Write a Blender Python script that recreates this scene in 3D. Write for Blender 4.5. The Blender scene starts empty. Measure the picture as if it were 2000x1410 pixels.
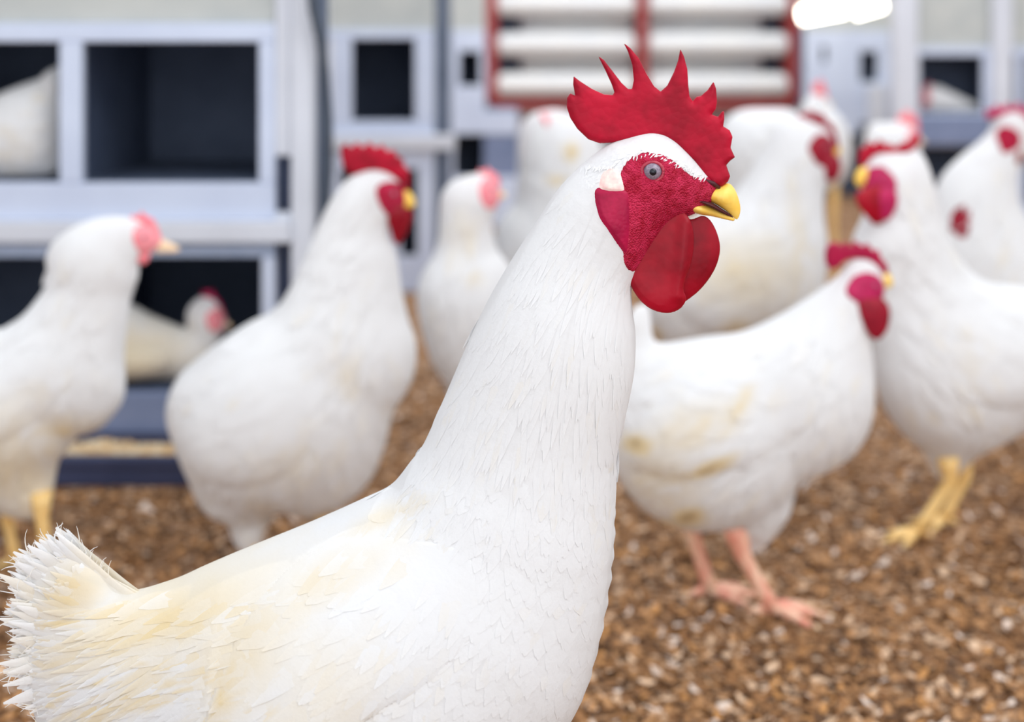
import bpy, math, random
import numpy as np
from mathutils import Vector

random.seed(7); rng = np.random.default_rng(7)
S = bpy.context.scene
COL = S.collection

# ------------------------------------------------------------------ camera, world, light, exposure
F_PX, HZ, CAMH = 2600.0, 110.0, 0.64          # focal length in px (2000 px wide), horizon row, eye height in m
cam_d = bpy.data.cameras.new('camera'); cam = bpy.data.objects.new('camera', cam_d); COL.objects.link(cam)
cam.location = (0, 0, CAMH); cam.rotation_euler = (math.pi/2, 0, 0)
cam_d.sensor_width = 36.0; cam_d.lens = F_PX/2000*36.0
cam_d.shift_y = -(705-HZ)/2000
cam_d.clip_start = 0.02
cam_d.dof.use_dof = True; cam_d.dof.focus_distance = 0.775; cam_d.dof.aperture_fstop = 3.9
S.camera = cam

W = bpy.data.worlds.new('world'); S.world = W; W.use_nodes = True
bg = W.node_tree.nodes['Background']; bg.inputs[0].default_value = (0.93, 0.96, 1.0, 1); bg.inputs[1].default_value = 1.12

def area(name, loc, target, size, power, colr=(1, 1, 1)):
    l = bpy.data.lights.new(name, 'AREA'); l.shape = 'SQUARE'; l.size = size; l.energy = power; l.color = colr
    o = bpy.data.objects.new(name, l); COL.objects.link(o); o.location = loc
    o.rotation_euler = (Vector(target)-Vector(loc)).to_track_quat('-Z', 'Y').to_euler()
    return o
area('roof_daylight', (1.5, -0.2, 2.6), (0.1, 1.3, 0.2), 1.8, 26, (1, 0.99, 0.98))
area('aisle_daylight', (0.6, 4.0, 3.0), (0.3, 4.6, 0.2), 2.2, 44, (0.97, 0.98, 1))

area('front_fill', (0.3, -5.0, 1.3), (0.25, 1.6, 0.25), 4.0, 44, (0.95, 0.975, 1))  # unseen fill behind the camera, added to lift the birds' shaded fronts

vs = S.view_settings
vs.view_transform = 'Standard'; vs.look = 'None'; vs.gamma = 1; vs.use_curve_mapping = False; vs.exposure = 0.22

# ------------------------------------------------------------------ small helpers
def lin(r, g, b):
    f = lambda c: (c/255/12.92) if c/255 <= 0.04045 else ((c/255+0.055)/1.055)**2.4
    return (f(r), f(g), f(b), 1)

def px3(x, y, D, dz=0.0):
    """photo pixel on the plane D metres away, moved dz metres further back (no perspective change)."""
    k = D/F_PX
    return (( x-1000)*k, D+dz, CAMH-(y-HZ)*k)

def new_mesh(name, V, Fc, mat, parent=None, origin=(0, 0, 0), smooth=True, attr=None):
    V = np.asarray(V, dtype=np.float64)-np.asarray(origin)
    me = bpy.data.meshes.new(name)
    if isinstance(Fc, np.ndarray):
        n, m = Fc.shape
        me.vertices.add(len(V)); me.vertices.foreach_set('co', V.astype(np.float32).ravel())
        me.loops.add(n*m); me.loops.foreach_set('vertex_index', Fc.astype(np.int32).ravel())
        me.polygons.add(n); me.polygons.foreach_set('loop_start', np.arange(0, n*m, m, dtype=np.int32))
        me.update(calc_edges=True)
    else:
        me.from_pydata(V.tolist(), [], [list(f) for f in Fc])
    if smooth:
        me.polygons.foreach_set('use_smooth', np.ones(len(me.polygons), dtype=bool))
    for an, av in (attr or {}).items():
        a = me.attributes.new(an, 'FLOAT', 'POINT'); a.data.foreach_set('value', np.asarray(av, dtype=np.float32))
    me.validate()
    if isinstance(mat, (list, tuple)):
        for m in mat: me.materials.append(m)
    else:
        me.materials.append(mat)
    o = bpy.data.objects.new(name, me); COL.objects.link(o)
    if parent is not None: o.parent = parent
    else: o.location = origin
    return o

def empty(name, loc, label, cat, group=None):
    o = bpy.data.objects.new(name, None); o.empty_display_size = 0.05; COL.objects.link(o); o.location = loc
    o['label'] = label; o['category'] = cat
    if group: o['group'] = group
    return o

def box(x0, x1, y0, y1, z0, z1, b=0.0):
    """box corners in metres, edges chamfered by b; returns V, F"""
    if b <= 0:
        V = [(x, y, z) for x in (x0, x1) for y in (y0, y1) for z in (z0, z1)]
        Fc = [(0, 1, 3, 2), (4, 6, 7, 5), (0, 4, 5, 1), (2, 3, 7, 6), (0, 2, 6, 4), (1, 5, 7, 3)]
        return V, Fc
    import bmesh
    bm = bmesh.new(); V, Fc = box(x0, x1, y0, y1, z0, z1)
    vv = [bm.verts.new(v) for v in V]
    for f in Fc: bm.faces.new([vv[i] for i in f])
    bm.normal_update()
    bmesh.ops.bevel(bm, geom=bm.edges[:], offset=b, segments=2, profile=0.5, affect='EDGES')
    bm.verts.index_update()
    V = [tuple(v.co) for v in bm.verts]; Fc = [tuple(v.index for v in f.verts) for f in bm.faces]; bm.free()
    return V, Fc

def join(parts):
    V, Fc = [], []
    for v, f in parts:
        n = len(V); V.extend([tuple(p) for p in v]); Fc.extend([tuple(i+n for i in q) for q in f])
    return V, Fc

def pbox(x0, y0, x1, y1, D, d0, d1, b=0.003):
    """box whose front covers the photo rectangle at depth D, from D+d0 to D+d1"""
    k = D/F_PX
    return box((x0-1000)*k, (x1-1000)*k, D+d0, D+d1, CAMH-(y1-HZ)*k, CAMH-(y0-HZ)*k, b)

def tube(P, R, n=10, squash=None):
    P = [Vector(p) for p in P]; V, Fc = [], []
    up0 = None
    for i, p in enumerate(P):
        t = (P[min(i+1, len(P)-1)]-P[max(i-1, 0)]).normalized()
        if up0 is None:
            a = Vector((0, 0, 1)) if abs(t.z) < 0.8 else Vector((1, 0, 0))
        else: a = up0
        s = t.cross(a).normalized(); u = s.cross(t).normalized(); up0 = u
        for k in range(n):
            an = 2*math.pi*k/n
            V.append(p+(s*math.cos(an)+u*math.sin(an))*R[i])
    for i in range(len(P)-1):
        for k in range(n):
            Fc.append((i*n+k, i*n+(k+1) % n, (i+1)*n+(k+1) % n, (i+1)*n+k))
    Fc.append(tuple(range(n))[::-1]); Fc.append(tuple((len(P)-1)*n+k for k in range(n)))
    return V, Fc

def ball(c, r, n=16, m=10, sc=(1, 1, 1)):
    V = [(c[0], c[1], c[2]+r*sc[2])]; Fc = []
    for i in range(1, m):
        th = math.pi*i/m
        for k in range(n):
            ph = 2*math.pi*k/n
            V.append((c[0]+r*sc[0]*math.sin(th)*math.cos(ph), c[1]+r*sc[1]*math.sin(th)*math.sin(ph), c[2]+r*sc[2]*math.cos(th)))
    V.append((c[0], c[1], c[2]-r*sc[2])); L = len(V)-1
    for k in range(n):
        Fc.append((0, 1+k, 1+(k+1) % n)); b = 1+(m-2)*n
        Fc.append((b+(k+1) % n, b+k, L))
    for i in range(m-2):
        for k in range(n):
            a = 1+i*n
            Fc.append((a+k, a+n+k, a+n+(k+1) % n, a+(k+1) % n))
    return V, Fc

# ------------------------------------------------------------------ materials
def mat(name, base, rough=0.6, **kw):
    m = bpy.data.materials.new(name); m.use_nodes = True
    p = m.node_tree.nodes['Principled BSDF']
    p.inputs['Base Color'].default_value = base; p.inputs['Roughness'].default_value = rough
    for k, v in kw.items(): p.inputs[k].default_value = v
    return m, m.node_tree, p

def noise_mat(name, c1, c2, scale=20, rough=0.6, bump=0.0, detail=4, stretch=(1, 1, 1), **kw):
    m, nt, p = mat(name, c1, rough, **kw)
    tc = nt.nodes.new('ShaderNodeTexCoord'); mp = nt.nodes.new('ShaderNodeMapping'); mp.inputs['Scale'].default_value = stretch
    n = nt.nodes.new('ShaderNodeTexNoise'); n.inputs['Scale'].default_value = scale; n.inputs['Detail'].default_value = detail
    r = nt.nodes.new('ShaderNodeValToRGB')
    r.color_ramp.elements[0].color = c1; r.color_ramp.elements[1].color = c2
    r.color_ramp.elements[0].position = 0.35; r.color_ramp.elements[1].position = 0.65
    nt.links.new(tc.outputs['Object'], mp.inputs[0]); nt.links.new(mp.outputs[0], n.inputs['Vector'])
    nt.links.new(n.outputs['Fac'], r.inputs[0]); nt.links.new(r.outputs[0], p.inputs['Base Color'])
    if bump:
        b = nt.nodes.new('ShaderNodeBump'); b.inputs['Strength'].default_value = bump; b.inputs['Distance'].default_value = 0.002
        nt.links.new(n.outputs['Fac'], b.inputs['Height']); nt.links.new(b.outputs[0], p.inputs['Normal'])
    return m

def feather_mat():
    m, nt, p = mat('white_feathers', (0.9, 0.9, 0.9, 1), 0.75)
    p.inputs['Specular IOR Level'].default_value = 0.15
    a = nt.nodes.new('ShaderNodeAttribute'); a.attribute_name = 'tint'
    tc = nt.nodes.new('ShaderNodeTexCoord')
    n = nt.nodes.new('ShaderNodeTexNoise'); n.inputs['Scale'].default_value = 55; n.inputs['Detail'].default_value = 5
    nt.links.new(tc.outputs['Object'], n.inputs['Vector'])
    ma = nt.nodes.new('ShaderNodeMath'); ma.operation = 'MULTIPLY_ADD'; ma.inputs[1].default_value = 0.14; ma.inputs[2].default_value = -0.10
    nt.links.new(n.outputs['Fac'], ma.inputs[0])
    ad = nt.nodes.new('ShaderNodeMath'); ad.operation = 'ADD'; ad.use_clamp = True
    nt.links.new(ma.outputs[0], ad.inputs[0]); nt.links.new(a.outputs['Fac'], ad.inputs[1])
    r = nt.nodes.new('ShaderNodeValToRGB'); e = r.color_ramp.elements
    e[0].color = (0.90, 0.905, 0.915, 1); e[0].position = 0.0
    e[1].color = lin(140, 96, 52); e[1].position = 1.0
    x = e.new(0.5); x.color = lin(240, 222, 180)
    nt.links.new(ad.outputs[0], r.inputs[0]); nt.links.new(r.outputs[0], p.inputs['Base Color'])
    b = nt.nodes.new('ShaderNodeBump'); b.inputs['Strength'].default_value = 0.12; b.inputs['Distance'].default_value = 0.0015
    n2 = nt.nodes.new('ShaderNodeTexNoise'); n2.inputs['Scale'].default_value = 420; n2.inputs['Detail'].default_value = 3
    nt.links.new(tc.outputs['Object'], n2.inputs['Vector'])
    nt.links.new(n2.outputs['Fac'], b.inputs['Height']); nt.links.new(b.outputs[0], p.inputs['Normal'])
    t = nt.nodes.new('ShaderNodeBsdfTranslucent'); nt.links.new(r.outputs[0], t.inputs[0])
    mx = nt.nodes.new('ShaderNodeMixShader'); mx.inputs[0].default_value = 0.28
    out = nt.nodes['Material Output']
    nt.links.new(p.outputs[0], mx.inputs[1]); nt.links.new(t.outputs[0], mx.inputs[2]); nt.links.new(mx.outputs[0], out.inputs[0])
    return m

def skin_mat(name, c1, c2, scale, bump, rough=0.42, sss=0.15):
    m = noise_mat(name, c1, c2, scale, rough, 0, 4)
    nt = m.node_tree; p = nt.nodes['Principled BSDF']
    p.inputs['Subsurface Weight'].default_value = sss; p.inputs['Subsurface Radius'].default_value = (0.004, 0.001, 0.001)
    p.inputs['Specular IOR Level'].default_value = 0.22
    tc = nt.nodes.new('ShaderNodeTexCoord')
    v = nt.nodes.new('ShaderNodeTexVoronoi'); v.inputs['Scale'].default_value = scale*5
    b = nt.nodes.new('ShaderNodeBump'); b.inputs['Strength'].default_value = bump; b.inputs['Distance'].default_value = 0.0012; b.invert = True
    nt.links.new(tc.outputs['Object'], v.inputs['Vector']); nt.links.new(v.outputs['Distance'], b.inputs['Height']); nt.links.new(b.outputs[0], p.inputs['Normal'])
    return m

M_FEATHER = feather_mat()
M_COMB = skin_mat('crimson_comb', lin(146, 6, 34), lin(184, 8, 46), 48, 0.3, 0.6)
M_WATTLE = skin_mat('crimson_wattle', lin(128, 2, 24), lin(166, 4, 34), 45, 0.10, 0.4)
M_FACE = skin_mat('pebbled_red_face', lin(166, 8, 46), lin(200, 40, 80), 190, 0.9, 0.5)
M_EAR = skin_mat('purple_red_ear', lin(150, 8, 56), lin(176, 18, 68), 80, 0.2)
M_PINKCOMB = skin_mat('pale_pink_comb', lin(236, 120, 132), lin(242, 150, 156), 60, 0.2)
M_PINKFACE = skin_mat('pale_pink_face', lin(236, 128, 140), lin(242, 164, 170), 120, 0.3)
M_DARKRED = skin_mat('dark_red_face', lin(132, 14, 36), lin(158, 22, 46), 90, 0.4)
M_MAGENTA = skin_mat('magenta_face', lin(168, 26, 78), lin(190, 36, 92), 90, 0.4)
M_BEAK = noise_mat('yellow_beak', lin(250, 212, 104), lin(248, 198, 78), 90, 0.4)
M_PALEBEAK = noise_mat('pale_horn_beak', lin(246, 222, 190), lin(240, 206, 168), 90, 0.4)
M_IRIS = noise_mat('grey_iris', lin(150, 138, 152), lin(116, 104, 122), 900, 0.12)
M_PUPIL, _, _ = mat('black_pupil', lin(14, 16, 30), 0.08)
M_LID = noise_mat('eyelid_skin', lin(150, 16, 50), lin(186, 66, 84), 400, 0.5)
M_EARW = noise_mat('white_earlobe_skin', lin(246, 226, 216), lin(240, 200, 196), 300, 0.55)
M_DARK, _, _ = mat('nostril_dark', lin(70, 10, 24), 0.6)
M_SHANKY = noise_mat('yellow_shank', lin(248, 214, 146), lin(240, 194, 118), 120, 0.5, 0.3)
M_SHANKP = noise_mat('pink_shank', lin(250, 216, 186), lin(230, 150, 128), 50, 0.5, 0.3, stretch=(1, 1, .4))
M_PANEL = noise_mat('pale_blue_sheet_metal', lin(206, 216, 236), lin(194, 204, 226), 6, 0.45, 0.05)
M_POST = noise_mat('pale_grey_painted_post', lin(212, 216, 226), lin(204, 208, 218), 8, 0.5)
M_HEADER = noise_mat('greige_header_board', lin(190, 193, 190), lin(178, 183, 182), 9, 0.7)
M_STEELBLUE = noise_mat('slate_blue_kick_panel', lin(124, 136, 168), lin(110, 124, 156), 9, 0.5)
M_STEELMID = noise_mat('mid_blue_steel_strip', lin(168, 182, 208), lin(152, 168, 196), 30, 0.5, stretch=(1, 1, 6))
M_GAP = noise_mat('gap_shade_grey', lin(96, 108, 128), lin(84, 96, 116), 9, 0.6)  # grey that paints the shade in gaps between nest panels
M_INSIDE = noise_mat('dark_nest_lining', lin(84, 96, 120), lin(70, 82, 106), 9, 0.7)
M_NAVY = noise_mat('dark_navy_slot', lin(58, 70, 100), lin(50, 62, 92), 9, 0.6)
M_TROUGH = noise_mat('navy_plastic_trough', lin(58, 66, 98), lin(48, 56, 86), 12, 0.4)
M_FEED = noise_mat('cream_feed', lin(240, 222, 190), lin(206, 160, 96), 45, 0.9, 0.6)
M_RED = noise_mat('red_oxide_frame', lin(168, 66, 62), lin(150, 52, 54), 10, 0.5)
M_SLAT = noise_mat('white_slat', lin(246, 246, 244), lin(238, 240, 242), 6, 0.35)
M_HOSE = noise_mat('dark_grey_rubber', lin(62, 72, 84), lin(50, 60, 74), 20, 0.5)
M_WALL = noise_mat('whitewashed_wall', lin(222, 226, 232), lin(208, 212, 222), 2.5, 0.8)
M_LAMPBODY = noise_mat('white_lamp_housing', lin(240, 240, 236), lin(232, 232, 230), 8, 0.4)
def emit(name, c, s):
    m = bpy.data.materials.new(name); m.use_nodes = True; nt = m.node_tree
    e = nt.nodes.new('ShaderNodeEmission'); e.inputs[0].default_value = c; e.inputs[1].default_value = s
    nt.links.new(e.outputs[0], nt.nodes['Material Output'].inputs[0]); return m
M_TUBE = emit('lit_tube', (1, 0.93, 0.78, 1), 9)

# ------------------------------------------------------------------ setting: floor, litter, walls
def litter_mat():
    m, nt, p = mat('wood_shaving_litter', lin(150, 110, 74), 0.95)
    tc = nt.nodes.new('ShaderNodeTexCoord')
    v = nt.nodes.new('ShaderNodeTexVoronoi'); v.inputs['Scale'].default_value = 130; v.inputs['Randomness'].default_value = 1
    n = nt.nodes.new('ShaderNodeTexNoise'); n.inputs['Scale'].default_value = 14; n.inputs['Detail'].default_value = 6
    nt.links.new(tc.outputs['Object'], v.inputs['Vector']); nt.links.new(tc.outputs['Object'], n.inputs['Vector'])
    sp = nt.nodes.new('ShaderNodeSeparateColor'); nt.links.new(v.outputs['Color'], sp.inputs[0])
    r = nt.nodes.new('ShaderNodeValToRGB'); e = r.color_ramp.elements
    e[0].position = 0; e[0].color = lin(84, 56, 34); e[1].position = 1; e[1].color = lin(232, 206, 180)
    for pos, c in ((0.25, lin(124, 86, 52)), (0.6, lin(162, 116, 74)), (0.85, lin(194, 152, 112))):
        x = e.new(pos); x.color = c
    nt.links.new(sp.outputs[0], r.inputs[0])
    r2 = nt.nodes.new('ShaderNodeValToRGB'); r2.color_ramp.elements[0].position = 0.36; r2.color_ramp.elements[1].position = 0.64
    r2.color_ramp.elements[0].color = (0.62, 0.56, 0.5, 1); r2.color_ramp.elements[1].color = (1, 1, 1, 1)
    nt.links.new(n.outputs['Fac'], r2.inputs[0])
    mx = nt.nodes.new('ShaderNodeMix'); mx.data_type = 'RGBA'; mx.blend_type = 'MULTIPLY'; mx.inputs[0].default_value = 1
    nt.links.new(r.outputs[0], mx.inputs[6]); nt.links.new(r2.outputs[0], mx.inputs[7]); nt.links.new(mx.outputs[2], p.inputs['Base Color'])
    b = nt.nodes.new('ShaderNodeBump'); b.inputs['Strength'].default_value = 0.9; b.inputs['Distance'].default_value = 0.006
    nt.links.new(v.outputs['Distance'], b.inputs['Height']); nt.links.new(b.outputs[0], p.inputs['Normal'])
    return m
M_LITTER = litter_mat()
fl = new_mesh('floor', *box(-4.2, 5.2, -1.2, 7.4, -0.06, 0.0), M_LITTER, smooth=False)
fl['kind'] = 'structure'; fl['label'] = 'brown littered barn floor under all the birds'; fl['category'] = 'floor'
for nm, bx, lb in (('wall_back', box(-4.2, 5.2, 7.2, 7.35, 0, 2.3), 'pale wall across the far end of the barn'),
                   ('wall_left', box(-4.3, -4.2, -1.2, 7.35, 0, 2.3), 'pale side wall on the left of the barn'),
                   ('wall_right', box(5.2, 5.3, -1.2, 7.35, 0, 2.3), 'pale side wall on the right of the barn')):
    o = new_mesh(nm, *bx, M_WALL, smooth=False); o['kind'] = 'structure'; o['label'] = lb; o['category'] = 'wall'

def shavings(n=34000):
    mats = []
    for i, (c, c2) in enumerate((((152, 108, 68), (132, 90, 52)), ((184, 138, 94), (166, 120, 78)), ((224, 192, 162), (208, 172, 138)),
                   ((232, 214, 200), (220, 198, 182)), ((104, 72, 46), (84, 58, 36)), ((196, 142, 86), (180, 128, 74)))):
        mats.append(noise_mat('shaving_tone', lin(*c), lin(*c2), 120, 0.9))
    wts = [.28, .28, .14, .05, .13, .12]
    V = np.zeros((n, 6, 3)); pts = 0
    D = 1.15+2.6*rng.random(n)**1.25
    X = (rng.random(n)-0.5)*1.02*D*0.80
    pxs = 1000+X*F_PX/D; keep = ~((pxs < 650) & (D > 1.95)) & ~((pxs < 880) & (D > 3.4)); D, X = D[keep], X[keep]; n = len(D); V = V[:n]
    ang = rng.random(n)*6.283; L = 0.0025+0.0058*rng.random(n)**1.3; Wd = L*(0.4+0.5*rng.random(n))
    tilt = (rng.random(n)-0.5)*1.0; roll = (rng.random(n)-0.5)*0.8; h = 0.002+0.006*rng.random(n)
    for i, (u, v) in enumerate(((-1, -.5), (-.1, -1), (1, -.45), (1, .5), (.1, 1), (-.9, .6))):
        uu = u*L*(0.8+0.4*rng.random(n)); vv = v*Wd*(0.7+0.5*rng.random(n))
        curl = 0.25*u*u*L
        V[:, i, 0] = X+uu*np.cos(ang)-vv*np.sin(ang)
        V[:, i, 1] = D+uu*np.sin(ang)+vv*np.cos(ang)
        V[:, i, 2] = np.maximum(h+uu*np.sin(tilt)+vv*np.sin(roll)+curl, 0.0006)
    base = (np.arange(n)*6)[:, None]
    Fq = np.concatenate([base+np.array([0, 1, 4, 5]), base+np.array([1, 2, 3, 4])])
    o = new_mesh('wood_shavings', V.reshape(-1, 3), Fq, mats, smooth=False)
    mi = rng.choice(6, n, p=wts); o.data.polygons.foreach_set('material_index', np.concatenate([mi, mi]).astype(np.int32))
    o['kind'] = 'stuff'; o['label'] = 'loose brown and cream wood shavings strewn over the floor'; o['category'] = 'litter'
shavings()

# ------------------------------------------------------------------ outline -> solid
def smooth_poly(P, n=5):
    P = np.asarray(P, float); out = []
    N = len(P)
    for i in range(N):
        p0, p1, p2, p3 = P[i-1], P[i], P[(i+1) % N], P[(i+2) % N]
        for k in range(n):
            t = k/n
            out.append(0.5*((2*p1)+(-p0+p2)*t+(2*p0-5*p1+4*p2-p3)*t*t+(-p0+3*p1-3*p2+p3)*t**3))
    return np.array(out)

def signed_dist(P, X, Y):
    d2 = np.full(X.shape, 1e12); ins = np.zeros(X.shape, bool)
    for i in range(len(P)):
        ax, ay = P[i-1]; bx, by = P[i]
        ex, ey = bx-ax, by-ay; L = ex*ex+ey*ey+1e-9
        t = np.clip(((X-ax)*ex+(Y-ay)*ey)/L, 0, 1)
        d2 = np.minimum(d2, (X-ax-t*ex)**2+(Y-ay-t*ey)**2)
        if (ay > by) or (ay < by):
            c = ((ay > Y) != (by > Y)) & (X < (bx-ax)*(Y-ay)/(by-ay)+ax)
            ins ^= c
    d = np.sqrt(d2)
    return np.where(ins, d, -d)

class Field:
    """squared half-thickness over an outline: the union of the largest balls that fit in it."""
    def __init__(s, poly, step, pad=None, sharp=False, blur=1):
        P = np.asarray(poly, float) if sharp else smooth_poly(poly)
        pad = pad if pad is not None else 4*step
        x0, y0 = P.min(0)-pad; x1, y1 = P.max(0)+pad
        s.step, s.x0, s.y0 = step, x0, y0
        s.xs = np.arange(x0, x1+step, step); s.ys = np.arange(y0, y1+step, step)
        X, Y = np.meshgrid(s.xs, s.ys, indexing='ij')
        d = signed_dist(P, X, Y); s.d = d
        gx, gy = np.gradient(d, step); g = np.hypot(gx, gy)
        m = (d > 1.2*step) & (g < 0.93)
        px, py, pr = X[m], Y[m], d[m]
        if len(px) > 1600:
            k = rng.permutation(len(px))[:1600]; px, py, pr = px[k], py[k], pr[k]
        H2 = np.where(d > 0, d*d, -1e9).ravel()
        xf, yf = X.ravel(), Y.ravel()
        for i in range(0, len(px), 40):
            q = pr[i:i+40, None]**2-(xf[None]-px[i:i+40, None])**2-(yf[None]-py[i:i+40, None])**2
            H2 = np.maximum(H2, q.max(0))
        H2 = H2.reshape(X.shape)
        H2 = np.where((d <= 0) & (H2 < -1e8), -d*d-1, H2)
        for _ in range(blur):
            Q = np.pad(H2, 1, mode='edge')
            H2 = (Q[1:-1, 1:-1]*4+Q[:-2, 1:-1]*2+Q[2:, 1:-1]*2+Q[1:-1, :-2]*2+Q[1:-1, 2:]*2+Q[:-2, :-2]+Q[2:, 2:]+Q[:-2, 2:]+Q[2:, :-2])/16
        s.H2 = H2; s.X, s.Y = X, Y
    def at(s, x, y, arr=None):
        A = s.H2 if arr is None else arr
        u = np.clip((np.asarray(x)-s.x0)/s.step, 0, len(s.xs)-1.001); v = np.clip((np.asarray(y)-s.y0)/s.step, 0, len(s.ys)-1.001)
        i = u.astype(int); j = v.astype(int); a = u-i; b = v-j
        return (A[i, j]*(1-a)*(1-b)+A[i+1, j]*a*(1-b)+A[i, j+1]*(1-a)*b+A[i+1, j+1]*a*b)

def nets(Fv, o, st):
    """surface nets on Fv (inside > 0); o = origin, st = steps per axis"""
    s = Fv > 0
    n = np.array(Fv.shape)
    c = np.zeros(n-1, np.uint8)
    for dx in (0, 1):
        for dy in (0, 1):
            for dz in (0, 1):
                c += s[dx:n[0]-1+dx, dy:n[1]-1+dy, dz:n[2]-1+dz]
    act = (c > 0) & (c < 8)
    I, J, K = np.nonzero(act)
    idx = np.full(act.shape, -1, np.int32); idx[I, J, K] = np.arange(len(I))
    acc = np.zeros((len(I), 3)); cnt = np.zeros(len(I))
    for ax in range(3):
        for a in (0, 1):
            for b in (0, 1):
                o0 = [0, 0, 0]; oth = [q for q in range(3) if q != ax]; o0[oth[0]] = a; o0[oth[1]] = b
                o1 = list(o0); o1[ax] = 1
                f0 = Fv[I+o0[0], J+o0[1], K+o0[2]]; f1 = Fv[I+o1[0], J+o1[1], K+o1[2]]
                m = (f0 > 0) != (f1 > 0)
                t = np.where(m, f0/np.where(m, f0-f1, 1), 0)
                p = np.zeros((len(I), 3)); p[:, oth[0]] = a; p[:, oth[1]] = b; p[:, ax] = t
                acc += p*m[:, None]; cnt += m
    V = (acc/cnt[:, None]+np.stack([I, J, K], 1))*np.array(st)+np.array(o)
    Fs = []
    for ax in range(3):
        o1, o2 = (ax+1) % 3, (ax+2) % 3
        sl0 = [slice(None)]*3; sl1 = [slice(None)]*3; sl0[ax] = slice(0, -1); sl1[ax] = slice(1, None)
        a = s[tuple(sl0)]; b = s[tuple(sl1)]
        E = np.nonzero(a != b); E = np.stack(E, 1)
        ok = (E[:, o1] > 0) & (E[:, o2] > 0) & (E[:, o1] < n[o1]-1) & (E[:, o2] < n[o2]-1); E = E[ok]
        e1 = np.zeros(3, int); e1[o1] = 1; e2 = np.zeros(3, int); e2[o2] = 1
        q = [E-e1-e2, E-e2, E, E-e1]
        q = np.stack([idx[v[:, 0], v[:, 1], v[:, 2]] for v in q], 1)
        ins = a[E[:, 0], E[:, 1], E[:, 2]]
        Fs.append(np.where(ins[:, None], q, q[:, ::-1]))
    return V, np.concatenate(Fs)

def relax(V, Fq, it=3, lam=0.5):
    e = np.concatenate([Fq[:, [0, 1]], Fq[:, [1, 2]], Fq[:, [2, 3]], Fq[:, [3, 0]]])
    cnt = np.bincount(e[:, 0], minlength=len(V))+np.bincount(e[:, 1], minlength=len(V))
    for k in range(it*2):
        l = lam if k % 2 == 0 else -lam*1.02
        A = np.stack([np.bincount(e[:, 0], V[e[:, 1], q], len(V))+np.bincount(e[:, 1], V[e[:, 0], q], len(V)) for q in range(3)], 1)
        V = V+l*(A/np.maximum(cnt, 1)[:, None]-V)
    return V

def solid(field, w, extra=None, clip=None, off=0.0, it=3, zstep=None):
    """closed solid, half-thickness w*sqrt(H2) about the mid-plane; off grows it, clip is a signed distance that trims it"""
    st = field.step; H = np.sign(field.H2)*np.sqrt(np.abs(field.H2))+off
    H2 = np.sign(H)*H*H
    if extra is not None: H2 = H2+extra
    zm = w*math.sqrt(max(H2.max(), 1)); zs = zstep or st*min(1, max(w, 0.15))
    zs = min(zs, zm/5)
    z = np.arange(-zm-2.5*zs, zm+2.51*zs, zs)
    Fv = (H2[:, :, None]-(z[None, None, :]/w)**2).astype(np.float32)
    if clip is not None: Fv = np.minimum(Fv, (clip*field.step*6)[:, :, None].astype(np.float32))
    V, Fq = nets(Fv, (field.x0, field.y0, z[0]), (st, st, zs))
    return relax(V, Fq, it), Fq

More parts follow.
